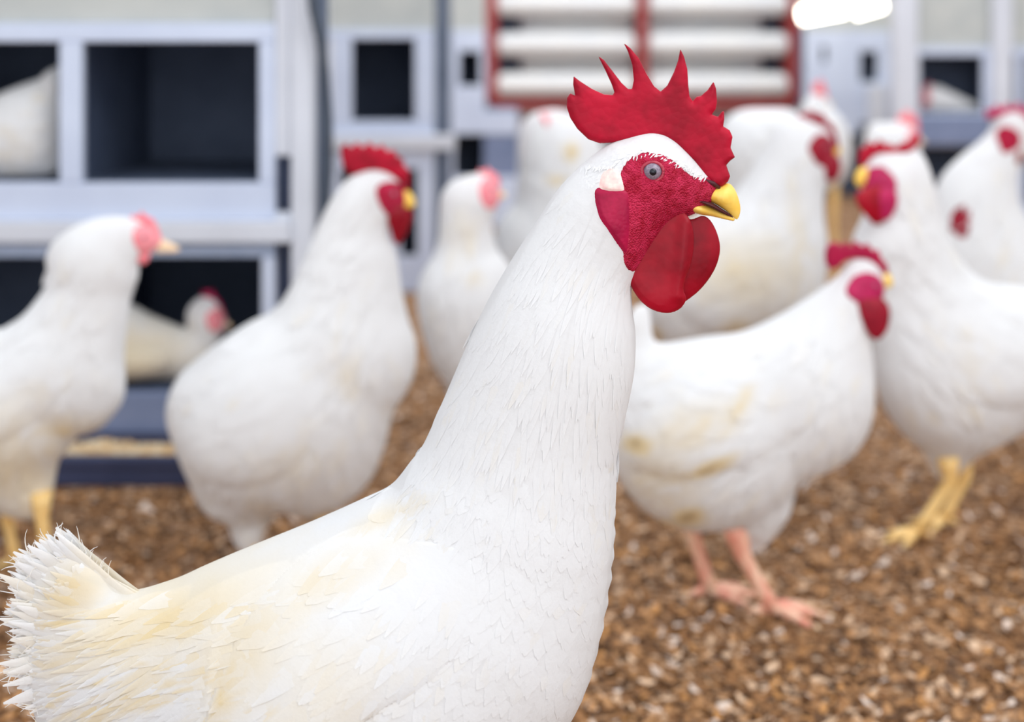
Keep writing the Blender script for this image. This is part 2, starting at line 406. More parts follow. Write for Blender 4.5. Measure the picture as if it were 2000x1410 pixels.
# ------------------------------------------------------------------ birds
GROUP = 'white chickens in the barn'
class Bird:
    def __init__(s, name, label, D, outline, w=0.8, step=6, slope=0.0, xc=None, flow=None, stains=(), cat='chicken', root_x=None, thin=None):
        s.D, s.k, s.w, s.slope = D, D/F_PX, w, slope
        P = np.array(outline, float); s.xc = xc if xc is not None else P[:, 0].mean()
        rx = root_x if root_x is not None else s.xc
        s.org = np.array(((rx-1000)*s.k, D+(rx-s.xc)*slope*s.k, 0.0))
        s.root = empty(name, s.org, label, cat, GROUP)
        s.fld = Field(outline, step)
        if thin: s.fld.H2 = np.where(s.fld.H2 > 0, s.fld.H2*thin(s.fld.X, s.fld.Y)**2, s.fld.H2)
        s.flow = flow or [(s.xc, P[:, 1].mean(), -0.5, 0.8)]
        s.stains = stains  # blobs of dirt, and of painted shade, that drive the tint
    def wpt(s, V):
        """(px, py, depth in px) -> world"""
        V = np.asarray(V, float)
        return np.stack([(V[:, 0]-1000)*s.k, s.D+(V[:, 2]+(V[:, 0]-s.xc)*s.slope)*s.k, CAMH-(V[:, 1]-HZ)*s.k], 1)
    def part(s, name, V, Fq, m, parent=None, attr=None, label=None, smooth=True):
        o = new_mesh(name, s.wpt(V), Fq, m, parent or s.root, s.org, smooth, attr)
        if label: o['label'] = label
        return o
    def raw(s, name, VF, m, parent=None):
        """part given in metres"""
        return new_mesh(name, np.array([tuple(v) for v in VF[0]]), VF[1], m, parent or s.root, s.org)
    def z(s, x, y): return s.w*np.sqrt(np.maximum(s.fld.at(x, y), 0))
    def tint(s, V):
        t = np.zeros(len(V))
        for (x, y, rx, ry, a, *r) in s.stains:
            dx, dy = V[:, 0]-x, V[:, 1]-y
            if r:
                c, q = math.cos(math.radians(r[0])), math.sin(math.radians(r[0])); dx, dy = dx*c+dy*q, -dx*q+dy*c
            t = np.maximum(t, a*np.exp(-((dx/rx)**2+(dy/ry)**2)))
        return t
    def dirs(s, x, y):
        sx = np.zeros_like(x); sy = np.zeros_like(x)
        for (gx, gy, dx, dy) in s.flow:
            wt = 1/((x-gx)**2+(y-gy)**2+400)**1.5
            l = math.hypot(dx, dy); sx += wt*dx/l; sy += wt*dy/l
        l = np.hypot(sx, sy)+1e-9
        return sx/l, sy/l
    def cards(s, zone, along, across, length, width, lift, jit=0.35, sides=(-1, 1), ang=0.18, base=0.0, surf=None, rows=6, tint_add=0.0, tvar=0.03, rim=.55):
        """overlapping feathers laid over the surface inside zone(x, y); sizes in px"""
        f = s.fld
        x0, x1, y0, y1 = f.xs[0], f.xs[-1], f.ys[0], f.ys[-1]
        sp = math.sqrt(along*across)
        gx, gy = np.meshgrid(np.arange(x0, x1, sp), np.arange(y0, y1, sp), indexing='ij')
        gx = gx.ravel(); gy = gy.ravel()
        outV, outF, outT = [], [], []; nb = 0
        for sd in sides:
            bx = gx+rng.normal(0, jit*sp, gx.shape); by = gy+rng.normal(0, jit*sp, gx.shape)
            m = zone(bx, by) & (f.at(bx, by, f.d) > rim*width)
            qx, qy = s.dirs(bx, by); m &= (f.at(bx+qx*.3*length, by+qy*.3*length, f.d) > .5*width)
            bx, by = bx[m], by[m]; n = len(bx)
            if n == 0: continue
            dx, dy = s.dirs(bx, by); a = rng.normal(0, ang, n)
            dx, dy = dx*np.cos(a)-dy*np.sin(a), dx*np.sin(a)+dy*np.cos(a)
            L = length*(0.75+0.5*rng.random(n))
            L = L*np.clip(1.0+(f.at(bx+dx*L, by+dy*L, f.d)-0.5*width)/(0.5*L), 0.15, 1); Wd = width*(0.75+0.5*rng.random(n)); lf = lift*(0.6+0.8*rng.random(n))
            ft = rng.normal(0, tvar, n)
            V = np.zeros((n, rows*3, 3)); T = np.zeros((n, rows*3))
            for r in range(rows):
                t = r/(rows-1); wv = (math.sin(math.pi*(0.18+0.80*t)))**0.8
                for c in range(3):
                    v = (c-1)*0.5*Wd*wv
                    x = bx+dx*L*t-dy*v; y = by+dy*L*t+dx*v
                    zz = (surf or s.z)(x, y)
                    zz = zz+base+lf*t*(1.0 if c == 1 else 0.72)-2.6*(1-t)**1.5
                    V[:, r*3+c] = np.stack([x, y, sd*zz], 1)
                    T[:, r*3+c] = ft+tint_add
            T += s.tint(V.reshape(-1, 3)).reshape(n, -1)
            fq = []
            for r in range(rows-1):
                for c in range(2):
                    q = [r*3+c, r*3+c+1, (r+1)*3+c+1, (r+1)*3+c]
                    fq.append(q if sd < 0 else q[::-1])
            Fq = (np.arange(n)*rows*3)[:, None, None]+np.array(fq)[None]
            outV.append(V.reshape(-1, 3)); outF.append(Fq.reshape(-1, 4)+nb); outT.append(T.ravel()); nb += n*rows*3
        if not outV: return np.zeros((0, 3)), np.zeros((0, 4), int), np.zeros(0)
        return np.concatenate(outV), np.concatenate(outF), np.concatenate(outT)
    def body(s, feathers=(), bulge=None):
        V, Fq = solid(s.fld, s.w, extra=bulge)
        T = s.tint(V); Vs, Fs, Ts = [V], [Fq], [T]; n = len(V)
        for kw in feathers:
            v, f, t = s.cards(**kw)
            Vs.append(v); Fs.append(f+n); Ts.append(t); n += len(v)
        return s.part('body', np.concatenate(Vs), np.concatenate(Fs), M_FEATHER, attr={'tint': np.concatenate(Ts)})
    def skin(s, name, poly, m, off=2.0, parent=None, label=None, sharp=False, step=None, shrink=True):
        """a patch of bare skin: the body's own surface raised by off px, trimmed to an outline"""
        P = np.array(poly, float) if sharp else smooth_poly(poly)
        if shrink:                                    # the patch lies on the near flank, a little closer than the mid-plane
            c = P.mean(0); q = float(s.z(*c))*s.k; r = (s.D-0.7*q)/s.D
            P = np.stack([1000+(P[:, 0]-1000)*r, HZ+(P[:, 1]-HZ)*r], 1)
        f = s.fld; st = step or f.step/2
        x0, y0 = P.min(0)-4*st; x1, y1 = P.max(0)+4*st
        g = Field.__new__(Field); g.step, g.x0, g.y0 = st, x0, y0
        g.xs = np.arange(x0, x1+st, st); g.ys = np.arange(y0, y1+st, st)
        X, Y = np.meshgrid(g.xs, g.ys, indexing='ij'); g.H2 = f.at(X, Y); g.X, g.Y = X, Y
        d = signed_dist(P, X, Y)
        H = np.sign(g.H2)*np.sqrt(np.abs(g.H2))
        e = off*np.clip(d/(off*1.2+1), -3, 1)                  # rounded rim that sinks into the feathers
        H = H+e; H2 = np.sign(H)*H*H
        zm = s.w*math.sqrt(max(H2.max(), 1)); zs = st
        z = np.arange(-zm-2.5*zs, zm+2.51*zs, zs)
        Fv = np.minimum(H2[:, :, None]-(z[None, None]/s.w)**2, (d+1.5*st)[:, :, None]*20).astype(np.float32)
        V, Fq = nets(Fv, (x0, y0, z[0]), (st, st, zs))
        return s.part(name, relax(V, Fq, 2), Fq, m, parent, label=label)
    def lobe(s, name, poly, half, m, z0=0.0, sharp=False, step=None, parent=None, label=None, tilt=0.0, taper=None, it=2, slab=False, warp=None):
        """a free-standing fleshy or horny piece: outline with a rounded thickness of half px either side of z0"""
        st = step or s.fld.step/2
        f = Field(poly, st, sharp=sharp)
        if slab:                                      # flat with a rounded rim, so that spikes keep their tips
            e = half*1.15; q = np.clip(f.d/e, -1.5, 1); f.H2 = half*half*np.where(q > 0, 1-(1-q)**2, 2*q)
        dm = math.sqrt(max(f.H2.max(), 1e-6)); w = half/dm
        V, Fq = solid(f, w, it=it, zstep=max(half/5, 0.4))
        if taper: V[:, 2] *= taper(V)
        if warp: V[:, 2] += warp(V)
        V[:, 2] += z0+tilt*(V[:, 1]-V[:, 1].min())
        return s.part(name, V, Fq, m, parent, label=label, attr={'tint': s.tint(V)} if m is M_FEATHER else None)
    def eye(s, x, y, r, iris=None, detail=False):
        for sd in (-1, 1):
            z = float(s.z(x, y)); c = s.wpt([(x, y, sd*(z-0.35*r))])[0]; rr = r*s.k
            e = s.raw('eye', ball(c, rr, 24 if detail else 12, 14 if detail else 8), iris or M_IRIS)
            pc = (c[0]+0.0*rr, c[1]+sd*rr*0.72, c[2])
            s.raw('pupil', ball(pc, rr*0.44, 16, 8, (1, 0.85, 1)), M_PUPIL, e)
            if detail:
                R = 1.06*rr; rings = [(c[0]+R*math.cos(a)*1.02, c[1]+sd*rr*0.42, c[2]+R*math.sin(a)*0.9) for a in np.linspace(0, 2*math.pi, 33)]
                s.raw('eyelid', tube(rings, [rr*0.17]*33, 8), M_LID, e)
    def legs(s, specs, m, r=0.0068, toe=0.055):
        """specs: (hip px, knee px, ankle px x, dz m, heading) - ankle rests on the floor"""
        for (hip, knee, ax, dz, head) in specs:
            dpt = s.D+dz
            def wp(p, extra=0): return ((p[0]-1000)*dpt/F_PX, dpt+extra, CAMH-(p[1]-HZ)*dpt/F_PX)
            foot = Vector(((ax-1000)*dpt/F_PX, dpt, 0.010))
            a, b = Vector(wp(hip)), Vector(wp(knee))
            P = [a, a.lerp(b, .5), b, b.lerp(foot, .33), b.lerp(foot, .7), foot]
            shapes = [tube(P, [r*2.0, r*1.6, r*1.15, r*0.95, r*0.95, r*1.2], 12)]
            for an, ln in ((0, 1.0), (35, .82), (-35, .82), (180, .42)):
                th = math.radians(head+an); d = Vector((math.cos(th), math.sin(th), 0))
                Q = [foot, foot+d*toe*ln*.35+Vector((0, 0, .001)), foot+d*toe*ln*.7+Vector((0, 0, -.004)), foot+d*toe*ln+Vector((0, 0, -.0065))]
                shapes.append(tube(Q, [r*1.0, r*.72, r*.6, r*.38], 8))
            lg = s.raw('leg', join(shapes), m)
            for an, ln in ((0, 1.0), (35, .82), (-35, .82), (180, .42)):
                th = math.radians(head+an); d = Vector((math.cos(th), math.sin(th), 0)); e = foot+d*toe*ln+Vector((0, 0, -.0065))
                s.raw('claw', tube([e-d*.002, e+d*.006+Vector((0, 0, .0005)), e+d*.012+Vector((0, 0, -.002))], [r*.36, r*.28, r*.06], 6), M_PALEBEAK, lg)
    def wing(s, poly, thick, feathers, label=None, face=1, fade=.5):
        """folded wing on either flank: a raised shell over the surface with rows of feathers on it"""
        P = smooth_poly(poly); f = s.fld; st = f.step
        xs = np.arange(P[:, 0].min()-st, P[:, 0].max()+2*st, st); ys = np.arange(P[:, 1].min()-st, P[:, 1].max()+2*st, st)
        X, Y = np.meshgrid(xs, ys, indexing='ij'); d = signed_dist(P, X, Y)
        dm = d.max()
        def raise_(dd, x, y):
            t = (x-xs[0])/(xs[-1]-xs[0]); t = 1-t if face > 0 else t     # 0 at the shoulder, which melts into the breast
            return thick*(0.06+0.94*np.clip(t/fade, 0, 1))*(np.sqrt(np.clip(dd/(0.45*dm), 0, 1)))*(0.4+0.6*np.clip((y-ys[0])/(ys[-1]-ys[0]), 0, 1))-3.0*(dd < 0)
        gx0, gy0 = xs[0], ys[0]
        g = Field.__new__(Field); g.xs, g.ys, g.x0, g.y0, g.step, g.H2 = xs, ys, gx0, gy0, st, d
        def surf(x, y): return s.z(x, y)+raise_(g.at(x, y), x, y)
        zone = lambda x, y: (g.at(x, y) > 0) & (x > xs[0]) & (x < xs[-1]) & (y > ys[0]) & (y < ys[-1])
        m = (d > -st*1.1) & (f.at(X, Y) > 0)
        for sd in (-1, 1):
            idx = np.full(X.shape, -1); idx[m] = np.arange(m.sum())
            zo = surf(X, Y); zi = s.z(X, Y)-5
            Vo = np.stack([X[m], Y[m], sd*zo[m]], 1); Vi = np.stack([X[m], Y[m], sd*zi[m]], 1)
            q = np.stack([idx[:-1, :-1], idx[1:, :-1], idx[1:, 1:], idx[:-1, 1:]], -1).reshape(-1, 4)
            q = q[(q >= 0).all(1)]
            n0 = len(Vo); fo = q if sd < 0 else q[:, ::-1]
            # rim wall joining outer and inner sheets
            ed = {}
            for a in fo:
                for i in range(4):
                    e = (int(a[i]), int(a[(i+1) % 4]))
                    if (e[1], e[0]) in ed: del ed[(e[1], e[0])]
                    else: ed[e] = 1
            rim = np.array([(e[1], e[0], e[0]+n0, e[1]+n0) for e in ed], int).reshape(-1, 4)
            V = np.concatenate([Vo, Vi]); Fq = np.concatenate([fo, fo[:, ::-1]+n0, rim])
            T = s.tint(V); Vs, Fs, Ts = [V], [Fq], [T]; n = len(V)
            for kw in feathers:
                kw = dict(kw); z2 = kw.pop('zone', None)
                v, ff, t = s.cards(zone=(lambda x, y, z2=z2: zone(x, y) & (z2(x, y) if z2 else True)), surf=surf, sides=(sd,), **kw)
                Vs.append(v); Fs.append(ff+n); Ts.append(t); n += len(v)
            s.part('wing', np.concatenate(Vs), np.concatenate(Fs), M_FEATHER, attr={'tint': np.concatenate(Ts)}, label=label)
    def tail(s, base, tips, width, tint=(0.35, 0.0), bend=0.0, rows=14, barbs=0, name='tail'):
        """fan of slim pointed feathers from base to tips, with loose barbs curling off their ends"""
        Vs, Fs, Ts = [], [], []; n = 0
        def ribbon(P, W, t0, t1):  # P centre line, W widths
            nonlocal n
            P = np.array(P); m = len(P); d = np.gradient(P, axis=0); d /= np.linalg.norm(d[:, :2], axis=1)[:, None]+1e-6
            V = np.zeros((m, 3, 3)); W = np.array(W)
            for c in range(3):
                V[:, c] = P; V[:, c, 0] += -d[:, 1]*(c-1)*W*.5; V[:, c, 1] += d[:, 0]*(c-1)*W*.5
                if c == 1: V[:, c, 2] += np.where(P[:, 2] <= 0, -1, 1)*0.12*W
            V = V.reshape(-1, 3)
            fq = [(r*3+c, r*3+c+1, r*3+c+4, r*3+c+3) for r in range(m-1) for c in range(2)]
            Vs.append(V); Fs.append(np.array(fq)+n); Ts.append(np.repeat(np.linspace(t0, t1, m), 3)+rng.normal(0, .05)); n += len(V)
        for (tx, ty, tz) in tips:
            bx, by = base[0]+rng.normal(0, 14), base[1]+rng.normal(0, 22)
            L = math.hypot(tx-bx, ty-by); dx, dy = (tx-bx)/L, (ty-by)/L; sag = bend*L*(0.5+rng.random()); wd = width*(.7+.6*rng.random())
            P, W = [], []
            for r in range(rows):
                t = r/(rows-1); off = sag*(t*t-t)
                P.append((bx+dx*L*t-dy*off, by+dy*L*t+dx*off, tz*t)); W.append(wd*max(0.04, min(1, t*3+.2)*(1 if t < .7 else (1-.85*((t-.7)/.3)**2))))
            ribbon(P, W, tint[0], tint[1])
            for k in range(barbs):
                t = .55+.42*rng.random(); p = np.array(P[int(t*(rows-1))]); a = math.atan2(dy, dx)+rng.normal(0, .35); ln = 18+38*rng.random(); cv = rng.normal(0, .9)
                Q = [p]
                for q in range(6):
                    a += cv/6; p = p+np.array((math.cos(a)*ln/6, math.sin(a)*ln/6, rng.normal(0, .6))); Q.append(p)
                ribbon(Q, np.linspace(3.4, .7, 7), tint[1]+.1, tint[1])
        V = np.concatenate(Vs)
        return s.part(name, V, np.concatenate(Fs), M_FEATHER, attr={'tint': np.concatenate(Ts)+.5*s.tint(V)})

def zc(pts, ox=1050, oy=50, f=2.351): return [(x/f+ox, y/f+oy) for x, y in pts]

# ------------------------------------------------------------------ the foreground rooster
def main_rooster():
    out = [(1178, 288), (1228, 267), (1269, 257), (1295, 261), (1318, 275), (1345, 300), (1378, 335), (1400, 358), (1388, 396), (1350, 420),
           (1310, 432), (1280, 470), (1250, 520), (1234, 560), (1236, 610), (1241, 650), (1239, 720), (1226, 790), (1208, 868), (1206, 890), (1201, 908), (1206, 926), (1200, 944), (1204, 962), (1198, 982), (1203, 1000), (1197, 1020), (1203, 1042), (1196, 1062), (1200, 1086), (1191, 1108), (1196, 1130), (1185, 1152), (1189, 1176), (1177, 1204),
           (1180, 1226), (1168, 1248), (1168, 1272), (1156, 1296), (1156, 1320), (1141, 1346), (1138, 1366), (1112, 1400), (1060, 1480), (980, 1570), (880, 1640), (760, 1690),
           (620, 1690), (480, 1650), (360, 1620), (250, 1580), (170, 1530), (110, 1470), (75, 1415), (58, 1360), (46, 1310), (52, 1260), (44, 1215), (52, 1165), (70, 1120), (98, 1085), (130, 1068), (160, 1082), (200, 1118), (240, 1157), (330, 1138), (400, 1109), (500, 1069),
           (600, 1029), (700, 984), (760, 953), (800, 905), (827, 868), (862, 790), (892, 720), (927, 640), (962, 570), (1002, 503), (1051, 427), (1101, 356)]
    flow = [(1290, 275, -1, .3), (1200, 330, -.7, .7), (1190, 400, -.4, .95), (1100, 500, -.5, .9), (1180, 560, -.1, 1), (1000, 640, -.45, .9), (1130, 700, -.15, 1),
            (1220, 700, .02, 1), (950, 800, -.4, .9), (1080, 850, -.15, 1), (1180, 900, 0, 1), (880, 930, -.6, .8), (1010, 1000, -.3, 1), (1150, 1100, -.1, 1), (760, 1000, -.9, .45),
            (600, 1060, -.92, .4), (450, 1110, -.93, .38), (300, 1170, -.95, .3), (230, 1230, -.9, .45), (240, 1330, -.75, .6), (120, 1100, -.75, -.62), (180, 1110, -.8, -.7), (80, 1160, -.95, -.3), (180, 1180, -.95, -.15), (80, 1240, -1, .05), (180, 1250, -1, .12), (90, 1330, -.95, .35), (180, 1340, -.85, .45), (120, 1420, -.85, .6), (200, 1450, -.75, .65), (350, 1250, -.8, .6), (450, 1350, -.6, .8),
            (900, 1150, -.5, .85), (700, 1200, -.75, .65), (800, 1350, -.6, .8), (1050, 1300, -.35, .95), (950, 1500, -.7, .7), (600, 1550, -.85, .5)]
    st = [(330, 1180, 260, 60, .42, -22), (150, 1150, 90, 60, .4, -40), (500, 1180, 140, 90, .3, -30), (472, 1290, 16, 130, .55, 16), (440, 1380, 12, 60, .6, 14), (585, 1330, 11, 80, .55, 25), (556, 1300, 8, 50, .4, 25),
          (300, 1280, 170, 34, .32, -40), (640, 1080, 180, 40, .22, -25), (660, 1230, 150, 120, .16), (760, 980, 90, 14, .25, -25), (955, 1319, 6, 3, 1.2, -40)]
    for i in range(46):                                    # narrow streaks: soiled saddle feathers, and shadow painted along the wing edge
        x = 90+440*rng.random(); y = 1190+220*rng.random()
        a = math.degrees(math.atan2(.62-.35*(1-(y-1190)/220), -.8))
        st.append((x, y, 26+40*rng.random(), 3.5+4*rng.random(), .22+.25*rng.random(), a))
    b = Bird('rooster', 'large white rooster in sharp focus, tall red spiked comb, standing across the foreground', 0.80, out, w=0.78, step=4, flow=flow, stains=st,
             cat='rooster', root_x=760, thin=lambda x, y: 0.2+0.8*np.clip((x-20)/430, 0, 1)**.8)
    nk = lambda x, y: (y < 930) & (x+y*0.25 > 900) & ~((y < 440) & (x > 1165+(y-330)*0.2))
    head = lambda x, y: (y < 345) & (x > 1140) & (y < 292+(x-1250)*0.55*(x > 1250)+(x < 1250)*(1250-x)*0.8)
    br = lambda x, y: (y > 860) & (x > 760)
    sd = lambda x, y: (x <= 800) & (y > 960)
    b.body([dict(zone=nk, along=34, across=10, length=120, width=15, lift=1.7, ang=0.06, tvar=.035),
            dict(zone=head, along=8, across=5, length=22, width=6, lift=0.8, ang=0.25),
            dict(zone=lambda x, y: np.abs(y-np.interp(x, [1185, 1215, 1260, 1320, 1365], [322, 302, 291, 312, 340])) < 3.5, along=5, across=4, length=11, width=2.4, lift=1.0, ang=.45, base=3.2),
            dict(zone=br, along=22, across=15, length=66, width=30, lift=1.5, ang=0.13),
            dict(zone=lambda x, y: sd(x, y) & (x > 380), along=34, across=12, length=150, width=20, lift=1.8, ang=0.09, tvar=.06, rim=1.6),
            dict(zone=lambda x, y: x <= 400, along=26, across=10, length=135, width=17, lift=3.2, ang=0.09, tvar=.09)])
    wingp = [(830, 1000), (700, 1012), (600, 1055), (520, 1130), (470, 1230), (440, 1340), (425, 1450), (440, 1560), (520, 1530), (640, 1400), (730, 1290),
             (850, 1220), (930, 1150), (950, 1070), (910, 1015)]
    b.wing(wingp, 20, [dict(along=34, across=16, length=110, width=28, lift=1.6, ang=.10, zone=lambda x, y: (x-y*.25 > 395)),
                       dict(along=40, across=20, length=210, width=34, lift=2.4, ang=.06, zone=lambda x, y: (x-y*.25 <= 420)),
                       dict(along=60, across=34, length=270, width=46, lift=5.0, ang=.05, zone=lambda x, y: (y > 1180) & (x+y*1.05 > 1830) & (x+y*.8 < 1760))])
    edge = smooth_poly([(128, 1050), (100, 1046), (72, 1050), (44, 1078), (22, 1104), (10, 1130), (30, 1165), (4, 1190), (14, 1225), (26, 1250), (10, 1290), (8, 1330), (30, 1360), (52, 1395), (80, 1440), (130, 1490),
                        (190, 1520), (200, 1380), (190, 1260), (170, 1120)], 8)[:17*8]
    tips = []
    for i in range(260):
        x, y = edge[int(rng.random()*len(edge))]; q = 1.02-.22*rng.random()**1.3
        tips.append((330+(x-330)*q+rng.normal(0, 5), 1240+(y-1240)*q+rng.normal(0, 5), (-1 if i % 2 else 1)*(3+24*rng.random()*(1 if y > 1150 else .5))))
    b.tail((330, 1240), tips, 24, tint=(.26, .02), bend=0.10, barbs=7)
    comb = zc([(135, 330), (150, 310), (172, 320), (163, 270), (165, 232), (195, 255), (250, 290), (305, 315), (345, 318), (352, 305), (340, 270), (310, 205), (277, 138), (305, 158),
               (345, 210), (385, 262), (415, 290), (433, 290), (441, 250), (434, 180), (415, 120), (394, 78), (425, 102), (465, 150), (500, 220), (535, 278), (565, 302), (595, 275),
               (625, 215), (645, 160), (655, 106), (672, 140), (688, 200), (692, 270), (698, 325), (712, 346), (730, 326), (750, 322), (780, 296), (808, 256), (820, 290), (824, 350),
               (818, 384), (800, 408), (828, 418), (846, 395), (856, 392), (858, 430), (852, 462), (882, 480), (895, 510), (886, 560), (906, 604), (882, 622), (866, 640), (884, 690),
               (874, 716), (846, 738), (800, 738), (770, 712), (735, 668), (705, 620), (665, 585), (625, 545), (575, 518), (515, 512), (470, 526), (420, 530), (350, 538), (285, 541),
               (232, 522), (182, 474), (150, 425), (133, 375)])
    def tap(V):
        y0, y1 = V[:, 1].min(), V[:, 1].max(); return 0.55+0.85*((V[:, 1]-y0)/(y1-y0))
    b.lobe('comb', comb, 14, M_COMB, sharp=True, step=1.6, taper=tap, slab=True, it=1)
    b.skin('face', zc([(378, 660), (420, 602), (490, 576), (570, 590), (640, 632), (700, 684), (770, 700), (880, 705), (930, 790), (930, 870), (860, 920), (780, 950), (720, 980), (640, 985),
                       (560, 1020), (500, 1080), (440, 1130), (396, 1090), (385, 1020), (398, 930), (398, 850), (388, 775), (374, 720)]), M_FACE, off=3.0, step=2.0)
    b.skin('earlobe', zc([(262, 752), (330, 742), (412, 750), (424, 850), (424, 950), (410, 1050), (368, 1005), (318, 930), (274, 860)]), M_EAR, off=6.5, step=2.0, label='long purplish red ear lobe')
    b.skin('ear_tuft', zc([(280, 725), (298, 676), (338, 654), (374, 672), (397, 722), (394, 762), (335, 766), (286, 752)]), M_EARW, off=7.5, step=2.0, label='small white ear lobe')
    # wattles hang either side of the throat; the near one is cupped with a rolled front rim
    wt = lambda V: 0.6+0.6*np.clip((V[:, 1]-430)/160, 0, 1)
    def cup(V):
        ax, ay = zc([(672, 900)])[0]; bx, by = zc([(640, 1220)])[0]
        t = np.clip(((V[:, 0]-ax)*(bx-ax)+(V[:, 1]-ay)*(by-ay))/((bx-ax)**2+(by-ay)**2), 0, 1)
        d = np.hypot(V[:, 0]-ax-t*(bx-ax), V[:, 1]-ay-t*(by-ay))
        c = zc([(505, 1090)])[0]
        return -8*np.exp(-(d/15)**2)+11*np.exp(-(((V[:, 0]-c[0])/42)**2+((V[:, 1]-c[1])/62)**2))
    b.lobe('wattle', zc([(520, 900), (590, 850), (650, 838), (690, 880), (708, 950), (706, 1020), (692, 1090), (668, 1150), (660, 1200), (676, 1240), (640, 1290), (575, 1306), (495, 1278), (432, 1205), (396, 1100), (400, 1010), (430, 960), (475, 925)]),
           17, M_WATTLE, z0=-28, step=2.2, taper=wt, tilt=-.03, warp=cup)
    b.lobe('wattle', zc([(560, 870), (640, 850), (700, 888), (762, 868), (808, 914), (838, 1010), (822, 1100), (772, 1185), (705, 1250), (640, 1282), (580, 1220), (540, 1000)]),
           15, M_WATTLE, z0=-4, step=2.2, taper=wt, tilt=.03)
    def bk(V):
        x0, x1 = V[:, 0].min(), V[:, 0].max(); t = (x1-V[:, 0])/(x1-x0); return 0.6+2.5*t
    b.lobe('upper_beak', zc([(632, 794), (690, 768), (770, 750), (838, 736), (876, 722), (905, 750), (925, 800), (932, 850), (916, 894), (888, 870), (850, 842), (800, 812), (745, 794), (690, 794)]),
           19, M_BEAK, step=1.6, taper=bk)
    b.lobe('lower_beak', zc([(640, 800), (700, 804), (750, 808), (800, 830), (850, 858), (905, 884), (900, 898), (850, 888), (800, 876), (740, 866), (690, 846)]), 15, M_BEAK, step=1.5, taper=bk)
    b.lobe('mouth_line', zc([(700, 798), (745, 792), (800, 812), (850, 842), (890, 870), (904, 886), (850, 864), (800, 838), (750, 814)]), 17.5, M_DARK, step=1.2, taper=lambda V: bk(V)*.97, label='dark open gape of the beak')
    for sdz in (-1, 1):
        n = zc([(762, 704), (800, 722), (832, 742)])
        P = [b.wpt([(x, y, sdz*(float(b.z(x, y))*0.0+24-6*i))])[0] for i, (x, y) in enumerate(n)]
        b.raw('nostril', tube(P, [.0008, .0016, .0008], 8), M_DARK)
    b.eye(1267, 329, 19, detail=True)
    b.legs([((820, 1600), (760, 1830), 800, -.045, 5), ((640, 1600), (580, 1830), 640, .05, 0)], M_SHANKY, r=.0085, toe=.075)
    return b
main_rooster()

# ------------------------------------------------------------------ birds further back (out of focus)
def bg_feathers(L=80, Wd=24, lift=4.5):
    return [dict(zone=lambda x, y: np.ones_like(x, bool), along=L*.45, across=Wd*.8, length=L, width=Wd, lift=lift, ang=.16, rows=5, tvar=.05)]

# K: bird with arched comb in front of the yellow-legged one
b = Bird('rooster', 'white rooster with arched comb and dark wattle standing on pink legs, facing right', 1.54,
         [(1648, 535), (1668, 512), (1700, 508), (1724, 526), (1738, 556), (1728, 600), (1708, 650), (1712, 720), (1714, 790), (1702, 848), (1662, 898), (1602, 930), (1556, 946), (1550, 990),
          (1522, 1038), (1486, 1074), (1462, 1084), (1442, 1054), (1404, 1030), (1350, 1030), (1296, 1012), (1250, 980), (1208, 930), (1180, 860), (1180, 780), (1196, 690), (1222, 615), (1245, 588),
          (1266, 598), (1274, 656), (1300, 666), (1380, 656), (1450, 648), (1520, 620), (1580, 585), (1618, 560)], w=.72, step=6, slope=.12, cat='rooster',
         flow=[(1690, 560, -.3, 1), (1620, 640, -.5, .9), (1680, 750, -.1, 1), (1500, 680, -.9, .3), (1350, 720, -.95, .4), (1450, 850, -.8, .6), (1250, 800, -.8, .6), (1600, 880, -.5, .8), (1480, 1000, -.2, 1), (1240, 620, -.2, -1)],
         stains=[(1232, 832, 26, 20, .75), (1365, 868, 44, 12, .85, -25), (1330, 975, 30, 24, .8), (1275, 900, 70, 70, .28), (1420, 760, 14, 60, .35, 35), (1330, 800, 110, 40, .25, -20), (1290, 1000, 40, 16, .5)])
b.body(bg_feathers())
b.wing([(1500, 690), (1400, 690), (1300, 730), (1230, 800), (1215, 870), (1290, 890), (1380, 880), (1470, 860), (1550, 810), (1570, 740)], 14,
       [dict(along=30, across=18, length=80, width=34, lift=3, ang=.12)])
b.lobe('comb', [(1614, 500), (1618, 482), (1634, 474), (1648, 482), (1656, 474), (1668, 484), (1676, 472), (1690, 484), (1702, 478), (1712, 492), (1724, 492), (1730, 508), (1742, 522), (1744, 540), (1730, 542),
                (1716, 526), (1698, 512), (1676, 508), (1656, 512), (1642, 526), (1626, 530), (1616, 518)], 9, M_EAR, sharp=True, step=2.5, slab=True, it=1)
b.skin('face', [(1654, 572), (1672, 544), (1704, 536), (1732, 552), (1740, 585), (1726, 610), (1700, 608), (1672, 592)], M_MAGENTA, off=4)
b.lobe('wattle', [(1670, 586), (1716, 580), (1734, 598), (1734, 630), (1720, 656), (1702, 660), (1684, 636)], 10, M_DARKRED, z0=-42)
b.lobe('wattle', [(1690, 592), (1720, 590), (1734, 604), (1732, 632), (1720, 650), (1706, 650), (1694, 630)], 9, M_DARKRED, z0=16)
b.lobe('beak', [(1722, 546), (1738, 534), (1750, 546), (1754, 562), (1742, 568), (1726, 568)], 9, M_BEAK)
b.eye(1706, 558, 6)
b.legs([((1345, 975), (1352, 1040), 1388, .03, -2), ((1432, 1020), (1450, 1082), 1508, -.02, -6)], M_SHANKP, r=.0085, toe=.062)

